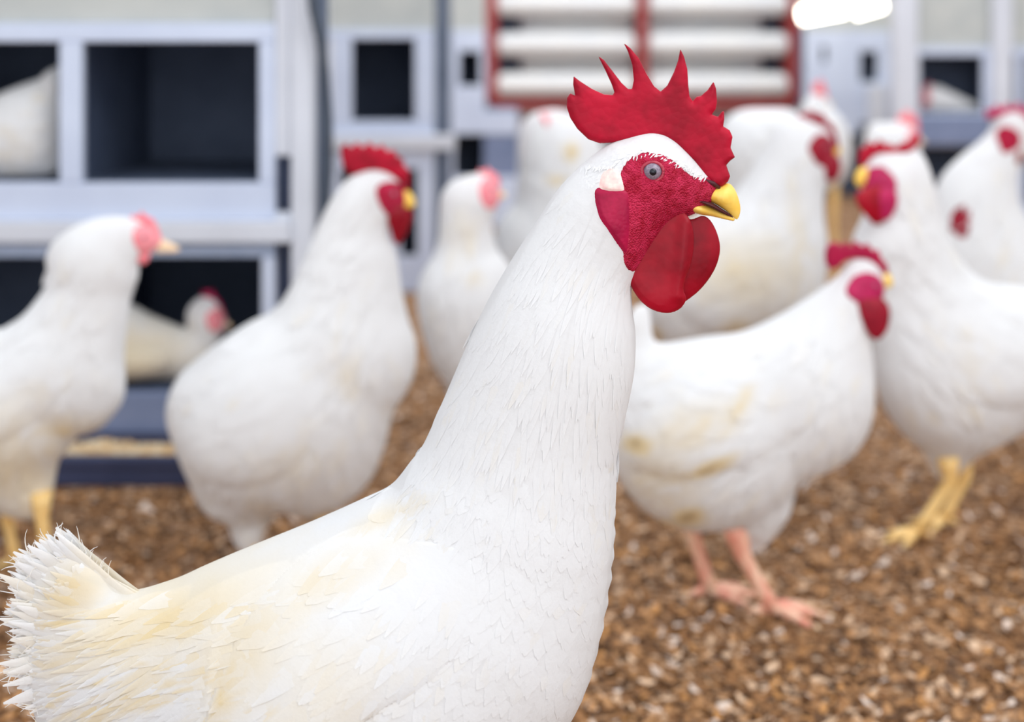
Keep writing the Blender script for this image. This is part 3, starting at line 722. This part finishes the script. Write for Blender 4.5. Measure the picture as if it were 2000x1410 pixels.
# C: rooster left of the big one
b = Bird('rooster', 'white rooster with full red comb facing right in front of the left nest boxes', 1.66,
         [(690, 342), (732, 332), (767, 347), (786, 376), (790, 405), (760, 430), (757, 468), (770, 500), (782, 580), (793, 630), (809, 680), (810, 724), (792, 775), (764, 818), (746, 890), (717, 955), (684, 982),
          (650, 1004), (603, 1012), (575, 1002), (548, 992), (528, 1004), (516, 1052), (496, 1072), (470, 1060), (452, 1010), (424, 996), (397, 957), (382, 915), (361, 857), (344, 809), (344, 762),
          (367, 715), (397, 690), (450, 650), (497, 621), (538, 603), (567, 562), (597, 497), (632, 415), (662, 366)], w=.8, step=6, slope=.25, cat='rooster',
         flow=[(720, 380, -.5, .9), (660, 480, -.5, .9), (720, 600, -.1, 1), (600, 620, -.7, .7), (760, 720, -.1, 1), (450, 720, -.8, .6), (560, 800, -.5, .9), (420, 850, -.4, .9), (650, 900, -.2, 1)],
         stains=[(590, 870, 90, 60, .12), (690, 720, 30, 40, .18), (520, 960, 40, 40, .15), (640, 1000, 40, 16, .25)])
b.body(bg_feathers())
b.wing([(640, 690), (540, 650), (460, 690), (400, 770), (385, 850), (440, 900), (540, 900), (620, 850), (670, 770)], 12, [dict(along=30, across=18, length=80, width=34, lift=3, ang=.12)])
b.lobe('comb', [(664, 305), (662, 290), (674, 280), (684, 290), (694, 278), (706, 290), (718, 278), (730, 291), (744, 284), (753, 298), (766, 294), (772, 308), (784, 312), (785, 326), (796, 336), (796, 366), (792, 382),
                (780, 362), (760, 348), (732, 340), (706, 342), (686, 346), (668, 330)], 12, M_COMB, sharp=True, step=2.5, slab=True, it=1)
b.skin('face', [(732, 372), (750, 358), (776, 364), (788, 384), (790, 412), (776, 436), (758, 430), (742, 408)], M_FACE, off=4)
b.lobe('wattle', [(748, 404), (786, 404), (796, 430), (788, 458), (778, 484), (766, 474), (756, 440)], 10, M_WATTLE, z0=-16)
b.lobe('wattle', [(758, 408), (792, 408), (800, 432), (792, 458), (782, 476), (770, 466), (762, 440)], 8, M_WATTLE, z0=22)
b.lobe('beak', [(774, 384), (790, 374), (804, 390), (808, 408), (794, 412), (776, 410)], 9, M_BEAK)
b.eye(765, 380, 6)
b.legs([((492, 990), (490, 1050), 505, -.02, 0), ((640, 960), (625, 1020), 645, .07, 5)], M_SHANKY)

# B: pale-faced bird at the left edge
b = Bird('hen', 'white hen with pale pink face and pointed beak standing at the left edge', 1.6,
         [(144, 442), (169, 430), (213, 424), (248, 427), (278, 437), (303, 458), (312, 480), (290, 500), (264, 512), (264, 545), (250, 575), (245, 614), (235, 700), (238, 776), (218, 812), (189, 842), (152, 852),
          (134, 880), (114, 900), (106, 940), (100, 986), (94, 1012), (50, 1010), (10, 996), (-40, 960), (-110, 900), (-155, 800), (-165, 710), (-130, 650), (-70, 640), (0, 640), (20, 632), (48, 614), (74, 584),
          (93, 554), (97, 534), (91, 510), (100, 478), (120, 458)], w=.8, step=6, slope=.15, flow=[(180, 460, -.5, .9), (180, 560, -.3, 1), (200, 700, -.1, 1), (60, 660, -.8, .6), (0, 760, -.8, .6), (100, 850, -.3, 1)],
         stains=[(60, 900, 90, 120, .32), (140, 820, 60, 30, .3), (100, 740, 60, 30, .1)])
b.body(bg_feathers())
b.wing([(150, 660), (60, 670), (-30, 700), (-90, 770), (-60, 840), (40, 830), (130, 780), (180, 710)], 12, [dict(along=30, across=18, length=80, width=34, lift=3, ang=.12)])
b.lobe('comb', [(248, 436), (252, 420), (262, 426), (270, 414), (280, 426), (290, 428), (302, 448), (306, 462), (290, 456), (268, 444)], 8, M_PINKCOMB, sharp=True, step=2.5, slab=True, it=1)
b.skin('face', [(256, 456), (268, 442), (288, 448), (304, 468), (302, 484), (288, 494), (272, 502), (262, 486)], M_PINKFACE, off=4)
b.lobe('wattle', [(262, 496), (286, 492), (288, 508), (276, 520), (264, 512)], 7, M_PINKCOMB, z0=-10)
b.lobe('beak', [(296, 468), (320, 476), (345, 490), (340, 497), (318, 498), (296, 496)], 8, M_PALEBEAK)
b.eye(280, 464, 6)
b.legs([((80, 960), (82, 1015), 100, -.02, 0), ((20, 960), (15, 1015), 30, .06, 5)], M_SHANKY)

# D: hen in the lower nest hole
b = Bird('hen', 'small white hen peeping from the lower nest hole behind the red combed rooster', 2.175,
         [(367, 642), (362, 620), (368, 600), (385, 582), (405, 576), (425, 588), (438, 612), (444, 634), (434, 656), (424, 690), (420, 734), (330, 740), (240, 740), (196, 722), (188, 660), (210, 600), (250, 592), (290, 613), (338, 633)],
         w=.8, step=5, flow=[(400, 600, -.3, 1), (300, 680, -.8, .5)], stains=[(270, 690, 120, 70, .38), (262, 735, 22, 14, .6)])  # broad cream tint paints the shade on the body inside the nest
b.body(bg_feathers(50, 20, 1.5))
b.lobe('comb', [(394, 582), (396, 566), (406, 570), (414, 564), (422, 580), (432, 592), (436, 608), (424, 606), (410, 590)], 7, M_MAGENTA, sharp=True, step=2.5, slab=True, it=1)
b.skin('face', [(404, 616), (424, 602), (436, 622), (430, 646), (412, 644)], M_PINKFACE, off=4)
b.lobe('beak', [(430, 622), (446, 628), (456, 638), (440, 642), (430, 636)], 6, M_PALEBEAK)
b.eye(420, 616, 5)
b.lobe('wing', [(350, 670), (280, 650), (215, 670), (200, 720), (270, 740), (345, 720)], 74, M_FEATHER, step=4)

# E: hen in the upper nest at the left edge
b = Bird('hen', 'white hen crouched in the upper nest hole at the left edge', 2.18,
         [(-190, 150), (-165, 120), (-130, 125), (-112, 160), (-85, 200), (-40, 198), (0, 182), (40, 166), (85, 150), (108, 138), (118, 130), (125, 145), (127, 220), (124, 300), (108, 338), (60, 346), (-50, 346), (-130, 336), (-180, 280), (-200, 200)],
         w=.7, step=6, flow=[(0, 260, .9, .3), (-150, 180, .1, 1)], stains=[(40, 300, 60, 50, .12)])
b.body(bg_feathers(60, 24))
b.lobe('comb', [(-190, 140), (-186, 112), (-170, 118), (-158, 100), (-145, 116), (-132, 118), (-140, 136), (-165, 130)], 8, M_PINKCOMB, sharp=True, step=2.5, slab=True, it=1)
b.skin('face', [(-190, 170), (-180, 140), (-155, 140), (-150, 165), (-170, 185)], M_PINKFACE, off=4)
b.lobe('beak', [(-186, 150), (-206, 158), (-218, 170), (-200, 172), (-186, 168)], 7, M_PALEBEAK)
b.eye(-168, 152, 5)
b.lobe('tail', [(80, 156), (108, 130), (124, 128), (126, 180), (100, 220)], 30, M_FEATHER, step=4)

# F: hen between the left rooster and the neck
b = Bird('hen', 'white hen with short pink comb half hidden behind the back of the big rooster', 1.92,
         [(862, 380), (880, 354), (908, 343), (936, 338), (958, 342), (974, 360), (976, 395), (966, 420), (962, 448), (972, 490), (996, 522), (1020, 600), (1016, 700), (990, 790), (940, 840), (895, 815), (868, 745),
          (842, 702), (825, 645), (815, 591), (816, 560), (826, 528), (846, 498), (856, 466), (858, 420)], w=.85, step=6, slope=.2, flow=[(900, 400, -.3, 1), (900, 550, -.2, 1), (950, 700, -.2, 1)],
         stains=[(905, 450, 30, 60, .14), (922, 530, 22, 18, .25)])
b.body(bg_feathers())
b.lobe('comb', [(932, 346), (934, 330), (944, 334), (952, 326), (960, 336), (970, 340), (978, 358), (972, 366), (954, 350)], 8, M_PINKCOMB, sharp=True, step=2.5, slab=True, it=1)
b.skin('face', [(936, 372), (944, 350), (962, 344), (978, 360), (976, 390), (964, 408), (946, 402)], M_PINKFACE, off=4)
b.lobe('wattle', [(944, 394), (962, 392), (964, 410), (956, 422), (946, 412)], 7, M_MAGENTA, z0=-16)
b.lobe('beak', [(970, 372), (984, 376), (992, 386), (980, 390), (970, 388)], 6, M_PALEBEAK)
b.eye(960, 366, 5)
b.legs([((900, 800), (890, 880), 905, 0, 20), ((960, 800), (955, 880), 965, .06, 20)], M_SHANKY)

# G: bird behind F
b = Bird('hen', 'white hen turned away under the left half of the red frame', 2.45,
         [(1012, 330), (1010, 280), (1020, 240), (1045, 219), (1080, 213), (1115, 220), (1150, 244), (1180, 300), (1192, 400), (1184, 500), (1150, 600), (1080, 650), (1000, 640), (962, 590), (956, 520), (966, 450), (990, 410), (1004, 398), (1009, 362)],
         w=.75, step=6, flow=[(1080, 300, -.1, 1), (1080, 500, 0, 1)], stains=[(1114, 290, 12, 14, .8), (1086, 346, 20, 9, .5)])
b.body(bg_feathers(60, 24))
b.lobe('comb', [(1052, 232), (1056, 216), (1066, 222), (1074, 214), (1078, 232), (1078, 262), (1068, 286), (1060, 262)], 46, M_PINKCOMB, sharp=True, step=2.5, slab=True, it=1)
b.lobe('wing', [(1050, 420), (1110, 400), (1165, 440), (1160, 520), (1100, 560), (1050, 500)], 78, M_FEATHER, step=4)
b.lobe('tail', [(1000, 480), (960, 470), (940, 520), (960, 580), (1010, 570)], 30, M_FEATHER, step=4)
b.legs([((1040, 600), (1035, 680), 1045, 0, 90), ((1110, 600), (1110, 680), 1115, 0, 90)], M_SHANKY)

# H: dark red face, looking right
b = Bird('rooster', 'white rooster with dark wine red face and wattle looking right, behind the yellow beak', 2.08,
         [(1560, 226), (1588, 238), (1612, 246), (1630, 270), (1632, 300), (1622, 345), (1612, 380), (1612, 430), (1618, 475), (1614, 545), (1600, 600), (1560, 660), (1480, 690), (1380, 700), (1300, 680), (1258, 600), (1272, 510),
          (1322, 440), (1390, 408), (1440, 370), (1486, 300), (1520, 246)], w=.72, step=6, slope=.1, cat='rooster', flow=[(1570, 300, -.3, 1), (1540, 420, -.3, 1), (1400, 500, -.9, .4), (1500, 600, -.5, .8)],
         stains=[(1440, 520, 120, 70, .3), (1420, 620, 30, 24, .4), (1540, 430, 24, 90, .16), (1276, 652, 10, 20, .9)])
b.body(bg_feathers())
b.wing([(1520, 480), (1430, 470), (1350, 510), (1310, 580), (1370, 630), (1460, 620), (1530, 560)], 12, [dict(along=30, across=18, length=70, width=30, lift=3, ang=.12)])
b.lobe('comb', [(1556, 236), (1560, 220), (1572, 222), (1584, 214), (1596, 222), (1608, 220), (1618, 236), (1630, 244), (1638, 264), (1642, 288), (1630, 300), (1614, 278), (1594, 256), (1574, 250)], 9, M_DARKRED, sharp=True, step=2.5, slab=True, it=1)
b.skin('face', [(1574, 292), (1590, 266), (1614, 262), (1636, 280), (1638, 308), (1622, 330), (1598, 326)], M_DARKRED, off=4)
b.lobe('wattle', [(1582, 304), (1622, 298), (1638, 314), (1636, 340), (1620, 354), (1600, 340)], 10, M_DARKRED, z0=-30)
b.lobe('wattle', [(1598, 306), (1626, 304), (1636, 318), (1634, 336), (1622, 346), (1610, 334)], 8, M_DARKRED, z0=14)
b.lobe('beak', [(1624, 276), (1638, 278), (1646, 296), (1638, 306), (1626, 302)], 7, M_BEAK)
b.eye(1606, 284, 5)
b.legs([((1400, 660), (1395, 760), 1410, 0, 0), ((1480, 660), (1478, 760), 1490, .06, 0)], M_SHANKY)

# H2: body beyond H
b = Bird('hen', 'white hen seen from behind just under the right half of the red frame', 2.75,
         [(1400, 270), (1420, 230), (1450, 214), (1500, 212), (1545, 214), (1570, 236), (1580, 300), (1566, 410), (1510, 480), (1440, 480), (1404, 420), (1396, 330)], w=.8, step=6, flow=[(1490, 300, 0, 1)],
         stains=[(1490, 305, 10, 26, .45)])
b.body(bg_feathers(60, 24))
b.lobe('tail', [(1440, 240), (1470, 216), (1520, 216), (1540, 250), (1510, 330), (1470, 330)], 62, M_FEATHER, step=4)
b.legs([((1460, 450), (1455, 540), 1465, 0, 90), ((1520, 450), (1520, 540), 1525, 0, 90)], M_SHANKY)

# I: facing left, yellow legs
b = Bird('rooster', 'white rooster facing left with wavy comb, bright crimson wattles and yellow legs', 1.78,
         [(1676, 316), (1696, 300), (1726, 294), (1764, 296), (1792, 292), (1812, 325), (1830, 380), (1850, 450), (1882, 510), (1940, 556), (2020, 570), (2100, 600), (2150, 700), (2120, 800), (2040, 850), (1980, 872), (1922, 896), (1884, 924),
          (1862, 946), (1836, 942), (1815, 906), (1790, 872), (1750, 836), (1720, 790), (1702, 740), (1694, 650), (1684, 560), (1662, 505), (1652, 462), (1668, 432), (1678, 400), (1666, 360), (1666, 335)], w=.72, step=6, slope=.3, cat='rooster',
         flow=[(1720, 330, .2, 1), (1740, 450, .2, 1), (1760, 650, .3, 1), (1900, 600, .8, .5), (1850, 750, .5, .8), (2000, 700, .9, .4)], stains=[(1860, 700, 40, 90, .1), (1850, 930, 20, 14, .3)])
b.body(bg_feathers())
b.wing([(1830, 620), (1900, 610), (1990, 640), (2060, 700), (2050, 760), (1960, 780), (1880, 760), (1830, 700)], 12, [dict(along=30, across=18, length=80, width=34, lift=3, ang=.12)], face=-1)
b.lobe('comb', [(1664, 312), (1666, 290), (1678, 284), (1686, 272), (1698, 280), (1710, 268), (1720, 280), (1732, 278), (1742, 286), (1756, 276), (1768, 276), (1780, 262), (1792, 260), (1796, 272), (1786, 286), (1766, 300), (1746, 308),
                (1722, 302), (1704, 298), (1692, 306), (1688, 322), (1676, 330)], 10, M_COMB, sharp=True, step=2.5, slab=True, it=1)
b.skin('face', [(1672, 348), (1686, 328), (1712, 322), (1734, 342), (1738, 364), (1722, 384), (1700, 380), (1680, 372)], M_MAGENTA, off=5)
b.lobe('wattle', [(1646, 364), (1684, 352), (1712, 368), (1712, 398), (1698, 424), (1680, 426), (1658, 404), (1643, 384)], 11, M_WATTLE, z0=-58)
b.lobe('wattle', [(1684, 362), (1716, 358), (1728, 376), (1722, 402), (1706, 420), (1692, 414), (1682, 390)], 9, M_MAGENTA, z0=-62)
b.lobe('beak', [(1654, 336), (1664, 322), (1680, 324), (1690, 340), (1678, 354), (1662, 360), (1652, 350)], 10, M_BEAK, z0=-14)
b.eye(1704, 340, 6)
b.legs([((1850, 890), (1856, 940), 1790, -.02, 195), ((1878, 890), (1884, 934), 1842, .03, 195)], M_SHANKY, r=.0078, toe=.05)

# J: at the right edge
b = Bird('rooster', 'white rooster at the right edge facing right, red sore on its shoulder', 2.2,
         [(1936, 250), (1946, 226), (1966, 215), (1990, 215), (2012, 236), (2022, 270), (2012, 306), (1990, 325), (1988, 380), (2004, 420), (2060, 500), (2120, 600), (2100, 740), (1990, 790), (1890, 750), (1834, 650), (1806, 520), (1812, 420),
          (1832, 350), (1872, 306), (1906, 280)], w=.66, step=6, slope=.1, cat='rooster', flow=[(1950, 280, -.4, .9), (1900, 400, -.5, .9), (1950, 600, -.2, 1)], stains=[(1920, 500, 40, 50, .06)])  # faint tint stands in for the shaded plumage below the sore
b.body(bg_feathers())
b.lobe('comb', [(1922, 232), (1924, 212), (1936, 216), (1944, 202), (1956, 214), (1966, 200), (1978, 212), (1990, 198), (2000, 212), (2016, 210), (2028, 236), (2030, 262), (2012, 262), (1996, 240), (1970, 228), (1946, 232)], 11, M_MAGENTA, sharp=True, step=2.5, slab=True, it=1)
b.skin('face', [(1944, 268), (1956, 248), (1978, 250), (1992, 268), (1984, 292), (1964, 302), (1948, 290)], M_FACE, off=5)
b.lobe('wattle', [(1962, 290), (1984, 286), (1990, 306), (1978, 322), (1966, 310)], 9, M_WATTLE, z0=-20)
b.lobe('beak', [(1986, 262), (2008, 264), (2030, 280), (2020, 290), (1988, 288)], 8, M_BEAK)
b.eye(1972, 262, 5)
b.skin('bare_patch', [(1850, 450), (1852, 420), (1866, 402), (1884, 398), (1890, 420), (1884, 446), (1870, 466)], M_DARKRED, off=4, label='dark red sore with no feathers')
b.legs([((1920, 720), (1915, 800), 1900, -.02, 0), ((1950, 720), (1945, 800), 1925, .05, 0)], M_SHANKY, toe=.04)

# M, N: two more hens beyond
b = Bird('hen', 'distant white hen with faint pink comb just right of the red frame', 3.3,
         [(1554, 262), (1562, 215), (1576, 192), (1592, 181), (1608, 186), (1626, 212), (1650, 240), (1664, 290), (1650, 350), (1606, 370), (1566, 340)], w=.8, step=5, flow=[(1600, 260, .1, 1)])
b.body(bg_feathers(40, 18, 1.5))
b.lobe('comb', [(1586, 186), (1588, 160), (1596, 164), (1603, 152), (1610, 166), (1617, 190), (1606, 198)], 6, M_PINKCOMB, sharp=True, step=2.5, slab=True, it=1)
b.lobe('beak', [(1608, 192), (1622, 198), (1630, 206), (1618, 208), (1608, 206)], 6, M_PALEBEAK)
b.eye(1602, 196, 4)
b.legs([((1590, 345), (1588, 430), 1592, 0, 60), ((1630, 345), (1628, 430), 1634, 0, 60)], M_SHANKY)
b = Bird('hen', 'distant white hen with pale pink comb above the wavy comb of the left facing rooster', 2.9,
         [(1684, 310), (1692, 256), (1706, 240), (1736, 240), (1764, 236), (1786, 250), (1796, 290), (1800, 370), (1770, 430), (1710, 430), (1684, 380)], w=.8, step=5, flow=[(1740, 300, -.2, 1)])
b.body(bg_feathers(40, 18, 1.5))
b.lobe('comb', [(1750, 246), (1754, 224), (1762, 226), (1770, 212), (1780, 222), (1792, 228), (1796, 258), (1786, 272), (1768, 258)], 9, M_PINKCOMB, sharp=True, step=2.5, slab=True, it=1)
b.skin('face', [(1768, 264), (1782, 254), (1796, 270), (1790, 286), (1774, 284)], M_PINKFACE, off=4)
b.lobe('beak', [(1790, 264), (1802, 270), (1808, 280), (1796, 282)], 5, M_PALEBEAK)
b.eye(1782, 262, 4)
b.legs([((1720, 400), (1718, 490), 1722, 0, 60), ((1760, 400), (1760, 490), 1766, 0, 60)], M_SHANKY)

# O: hen in the nest hole at the right
b = Bird('hen', 'white hen with reddish face sitting in the nest hole at the right', 4.885,
         [(1797, 200), (1802, 178), (1816, 168), (1832, 168), (1862, 182), (1900, 200), (1918, 210), (1914, 219), (1806, 219)], w=.8, step=3, flow=[(1850, 195, .9, .3)])
b.body(bg_feathers(24, 10, 1))
b.skin('face', [(1796, 196), (1802, 178), (1812, 176), (1814, 198), (1806, 212)], M_PINKFACE, off=3)
b.lobe('comb', [(1800, 180), (1802, 166), (1808, 170), (1814, 160), (1820, 168), (1822, 176), (1810, 178)], 5, M_PINKCOMB, sharp=True, step=2.5, slab=True, it=1)
b.lobe('beak', [(1799, 190), (1793, 194), (1789, 200), (1798, 200)], 3, M_PALEBEAK, step=1.5)

# ------------------------------------------------------------------ nest boxes
def nest(name, label, D, parts, floor_y=None):
    root = empty(name, ((parts[0][2][0][0]-1000)*D/F_PX, D, 0), label, 'nest box', 'nest boxes along the aisle')
    for nm, m, rects in parts:
        V, Fc = join([pbox(*r[:4], D, r[4], r[5]) for r in rects])
        new_mesh(nm, V, Fc, m, root, root.location, smooth=False)
    return root
f1 = HZ+CAMH*F_PX/2.1-1
nest('nest_box', 'pale blue metal nest box with two tiers of dark square holes at the left', 2.1, [
    ('front_frame', M_PANEL, [(-310, 45, 537, 82, 0, .02), (115, 82, 160, 357, 0, .02), (-310, 357, 537, 430, 0, .02), (115, 503, 160, 768, 0, .02), (505, 82, 537, 357, 0, .02), (510, 503, 537, 768, 0, .02), (-310, 82, -285, 768, 0, .02)]),
    ('lower_strip', M_STEELMID, [(-310, 472, 537, 503, .0, .02)]),
    ('header_panel', M_HEADER, [(-310, -240, 537, 45, .012, .03)]),
    ('perch_rail', M_POST, [(-310, 430, 570, 472, -.018, .015)]),
    ('post', M_POST, [(570, -240, 612, f1, -.01, .05), (537, -240, 570, 305, 0, .03), (537, 415, 570, 465, 0, .03)]),
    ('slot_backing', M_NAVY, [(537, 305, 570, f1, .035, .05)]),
    ('kick_panel', M_STEELBLUE, [(-310, 768, 537, f1, 0, .02)]),
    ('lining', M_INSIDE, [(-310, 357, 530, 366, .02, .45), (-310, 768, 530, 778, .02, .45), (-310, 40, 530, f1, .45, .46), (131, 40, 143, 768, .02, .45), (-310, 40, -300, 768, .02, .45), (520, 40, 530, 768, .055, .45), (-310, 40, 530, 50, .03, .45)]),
    ('gap_shade_strip', M_GAP, [(612, -240, 632, f1, .04, .06)])])  # strip added as the dark shadow in the seam beside the post
f2 = HZ+CAMH*F_PX/3.6-1
nest('nest_box', 'pale nest box with one tall dark hole behind the red combed rooster', 3.6, [
    ('front_frame', M_PANEL, [(640, 58, 848, 76, 0, .02), (648, 76, 687, 236, 0, .02), (810, 76, 848, 236, 0, .02), (640, 236, 848, 330, 0, .02), (640, 330, 664, f2, 0, .02), (815, 330, 848, f2, 0, .02), (740, 330, 782, f2, 0, .02), (640, 500, 848, f2, 0.005, .02)]),
    ('header_panel', M_HEADER, [(640, -150, 848, 58, .012, .03)]),
    ('perch_rail', M_POST, [(640, 262, 890, 292, -.02, 0)]),
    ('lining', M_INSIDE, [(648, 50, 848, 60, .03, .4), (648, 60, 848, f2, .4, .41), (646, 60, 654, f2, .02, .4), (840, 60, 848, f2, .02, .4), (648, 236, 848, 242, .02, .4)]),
    ('gap_shade_strip', M_GAP, [(848, -150, 872, f2, .03, .3)])])
f3 = HZ+CAMH*F_PX/5.0-1
nest('nest_box', 'small far nest box with a narrow dark hole left of the red frame', 5.0, [
    ('front_frame', M_PANEL, [(872, 60, 948, 100, 0, .02), (872, 100, 897, 168, 0, .02), (938, 100, 948, 168, 0, .02), (872, 168, 948, 216, 0, .02), (872, 216, 1012, 262, 0, .02), (872, 345, 1012, f3, 0, .02), (872, 262, 887, 345, 0, .02)]),
    ('header_panel', M_HEADER, [(872, -100, 948, 60, .01, .03)]),
    ('sliding_panel', M_STEELBLUE, [(944, 262, 1012, 345, .005, .02)]),
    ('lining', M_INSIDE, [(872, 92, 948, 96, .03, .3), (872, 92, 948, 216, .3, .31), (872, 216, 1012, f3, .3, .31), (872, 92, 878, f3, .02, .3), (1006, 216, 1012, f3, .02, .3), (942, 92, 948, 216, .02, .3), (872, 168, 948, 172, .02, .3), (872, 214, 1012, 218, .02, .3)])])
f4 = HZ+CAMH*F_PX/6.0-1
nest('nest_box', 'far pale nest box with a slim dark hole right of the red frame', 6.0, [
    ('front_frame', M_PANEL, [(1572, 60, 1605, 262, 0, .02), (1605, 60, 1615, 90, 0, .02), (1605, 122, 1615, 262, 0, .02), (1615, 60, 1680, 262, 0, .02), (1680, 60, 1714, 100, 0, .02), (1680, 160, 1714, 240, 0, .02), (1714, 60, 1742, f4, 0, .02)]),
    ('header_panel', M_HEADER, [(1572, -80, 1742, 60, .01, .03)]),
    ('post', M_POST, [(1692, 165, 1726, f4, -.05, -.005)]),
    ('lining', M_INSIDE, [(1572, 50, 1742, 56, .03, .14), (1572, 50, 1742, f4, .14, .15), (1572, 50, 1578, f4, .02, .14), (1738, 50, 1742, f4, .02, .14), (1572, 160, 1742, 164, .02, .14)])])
f5 = HZ+CAMH*F_PX/4.8-1
nest('nest_box', 'pale nest box with a hen in its dark hole at the upper right', 4.8, [
    ('front_frame', M_PANEL, [(1742, 92, 2200, 108, 0, .02), (1772, 108, 1796, 222, 0, .02), (1920, 108, 1974, 222, 0, .02), (1742, 222, 2200, 286, 0, .02), (1772, 286, 1792, f5, 0, .02), (1925, 286, 1974, f5, 0, .02), (1772, 400, 2200, f5, 0.005, .02), (1986, 108, 2004, f5, 0, .02)]),
    ('header_panel', M_HEADER, [(1742, -110, 2200, 92, .012, .03)]),
    ('post', M_POST, [(1742, -110, 1788, f5, -.03, .02), (1934, -110, 1972, f5, -.03, -.002)]),
    ('gap_shade_strip', M_GAP, [(1974, 92, 1986, f5, .01, .03)]),
    ('sill', M_STEELBLUE, [(1790, 226, 1930, 282, -.02, 0)]),
    ('lining', M_INSIDE, [(1790, 84, 2200, 92, .03, .26), (1790, 84, 2200, f5, .26, .27), (1784, 84, 1790, f5, .02, .26), (1960, 84, 1968, f5, .03, .26), (1784, 223, 2200, 228, .02, .26)])])

# feed trough at the foot of the left nest box
k = 1.98/F_PX
tr = empty('feed_trough', (-0.6, 2.03, 0), 'long navy trough of cream feed on the floor below the left nest box', 'trough')
zl = CAMH-(897-HZ)*k
X0, X1 = (-260-1000)*k, (470-1000)*k
new_mesh('trough_body', *join([box(X0, X1, 1.98, 1.992, 0.0, zl, .003), box(X0, X1, 1.976, 1.996, zl-.012, zl+.003, .003), box(X0, X1, 1.992, 2.085, 0.0, .012), box(X0, X0+.012, 1.992, 2.085, .0, zl), box(X1-.012, X1, 1.992, 2.085, 0, zl), box(X0, X1, 2.08, 2.092, 0, zl+.01, .003)]), M_TROUGH, tr, tr.location, smooth=False)
nx, ny = 160, 16
gx = np.linspace(X0+.012, X1-.012, nx); gy = np.linspace(1.992, 2.08, ny)
GX, GY = np.meshgrid(gx, gy, indexing='ij')
GZ = zl-.004+.006*np.sin(GX*37)*np.cos(GY*60)+rng.normal(0, .0022, GX.shape)
idx = np.arange(nx*ny).reshape(nx, ny)
q = np.stack([idx[:-1, :-1], idx[1:, :-1], idx[1:, 1:], idx[:-1, 1:]], -1).reshape(-1, 4)
o = new_mesh('feed', np.stack([GX.ravel(), GY.ravel(), GZ.ravel()], 1), q, M_FEED, tr, tr.location); o['kind'] = 'stuff'

# hose down the side of the left nest box
hp = [px3(x, y, 2.065, dz) for x, y, dz in ((598, -240, 0), (604, -60, 0), (612, 20, 0), (622, 70, .01), (631, 140, .02), (636, 240, .03), (636, 340, .03), (630, 440, .03), (625, 620, .03), (625, f1, .03))]
o = new_mesh('hose', *tube(hp, [.0075]*len(hp), 10), M_HOSE)
o['label'] = 'thin dark hose hanging down the right side of the left nest box'; o['category'] = 'hose'

# red framed shutter in the far wall
SD = 7.0
sh = empty('louvre_shutter', ((1250-1000)*SD/F_PX, SD, CAMH-(212-HZ)*SD/F_PX), 'red framed shutter with fat white slats in two columns high on the far wall', 'shutter')
new_mesh('frame', *join([pbox(948, -170, 972, 212, SD, -.1, .19, .01), pbox(1532, -170, 1556, 212, SD, -.1, .19, .01), pbox(948, 194, 1556, 212, SD, -.1, .19, .01), pbox(948, -190, 1556, -166, SD, -.1, .19, .01)]), M_RED, sh, sh.location, smooth=False)
new_mesh('mullion', *pbox(1241, -170, 1262, 196, SD, -.11, .02, .006), M_RED, sh, sh.location, smooth=False)
new_mesh('backing', *pbox(960, -170, 1545, 200, SD, .15, .19, .002), M_INSIDE, sh, sh.location, smooth=False)
def pill(x0, x1, yc, hh, D, d, flat=1.0):
    k = D/F_PX; r = hh*k; zc_ = CAMH-(yc-HZ)*k; xa, xb = (x0-1000)*k, (x1-1000)*k
    P, R = [], []
    for t in np.linspace(0, 1, 8): P.append((xa+r*.8*(1-math.cos(t*math.pi/2)), D+d, zc_)); R.append(max(r*math.sin(t*math.pi/2), .002))
    for t in np.linspace(0, 1, 8): P.append((xb-r*.8*(1-math.sin(t*math.pi/2)), D+d, zc_)); R.append(max(r*math.cos(t*math.pi/2), .002))
    return tube(P, R, 18)
for yc in (165, 87, 9, -69, -147):
    for x0, x1 in ((966, 1244), (1259, 1538)):
        new_mesh('slat', *pill(x0, x1, yc, 23, SD, -.05), M_SLAT, sh, sh.location)
for yc in (126, 48, -30, -108):
    for x0, x1 in ((1014, 1244), (1259, 1496)):
        new_mesh('inner_slat', *pill(x0, x1, yc, 20, SD, .10), M_SLAT, sh, sh.location)

# lit lamps under the roof
LD = 5.5
for i, (x0, y0, x1, y1, lab) in enumerate(((1562, 30, 1652, 14, 'glowing warm tube lamp just right of the red frame'), (1668, 20, 1724, 4, 'glowing warm tube lamp, the shorter and higher of the pair near the top'))):
    a, c = Vector(px3(x0, y0, LD)), Vector(px3(x1, y1, LD)); mid = (a+c)/2
    r = empty('tube_lamp', mid, lab, 'lamp', 'lit tube lamps')
    new_mesh('tube', *tube([a, a.lerp(c, .03), a.lerp(c, .97), c], [.02, .034, .034, .02], 14), M_TUBE, r, mid)
    up = Vector((0, 0, .045))
    new_mesh('housing', *tube([a+up, c+up], [.022, .022], 8), M_LAMPBODY, r, mid, smooth=False)
    for t in (.15, .85):
        p = a.lerp(c, t)
        new_mesh('hanger', *tube([p+up, Vector((p.x, p.y, 2.3))], [.004, .004], 6), M_HOSE, r, mid)
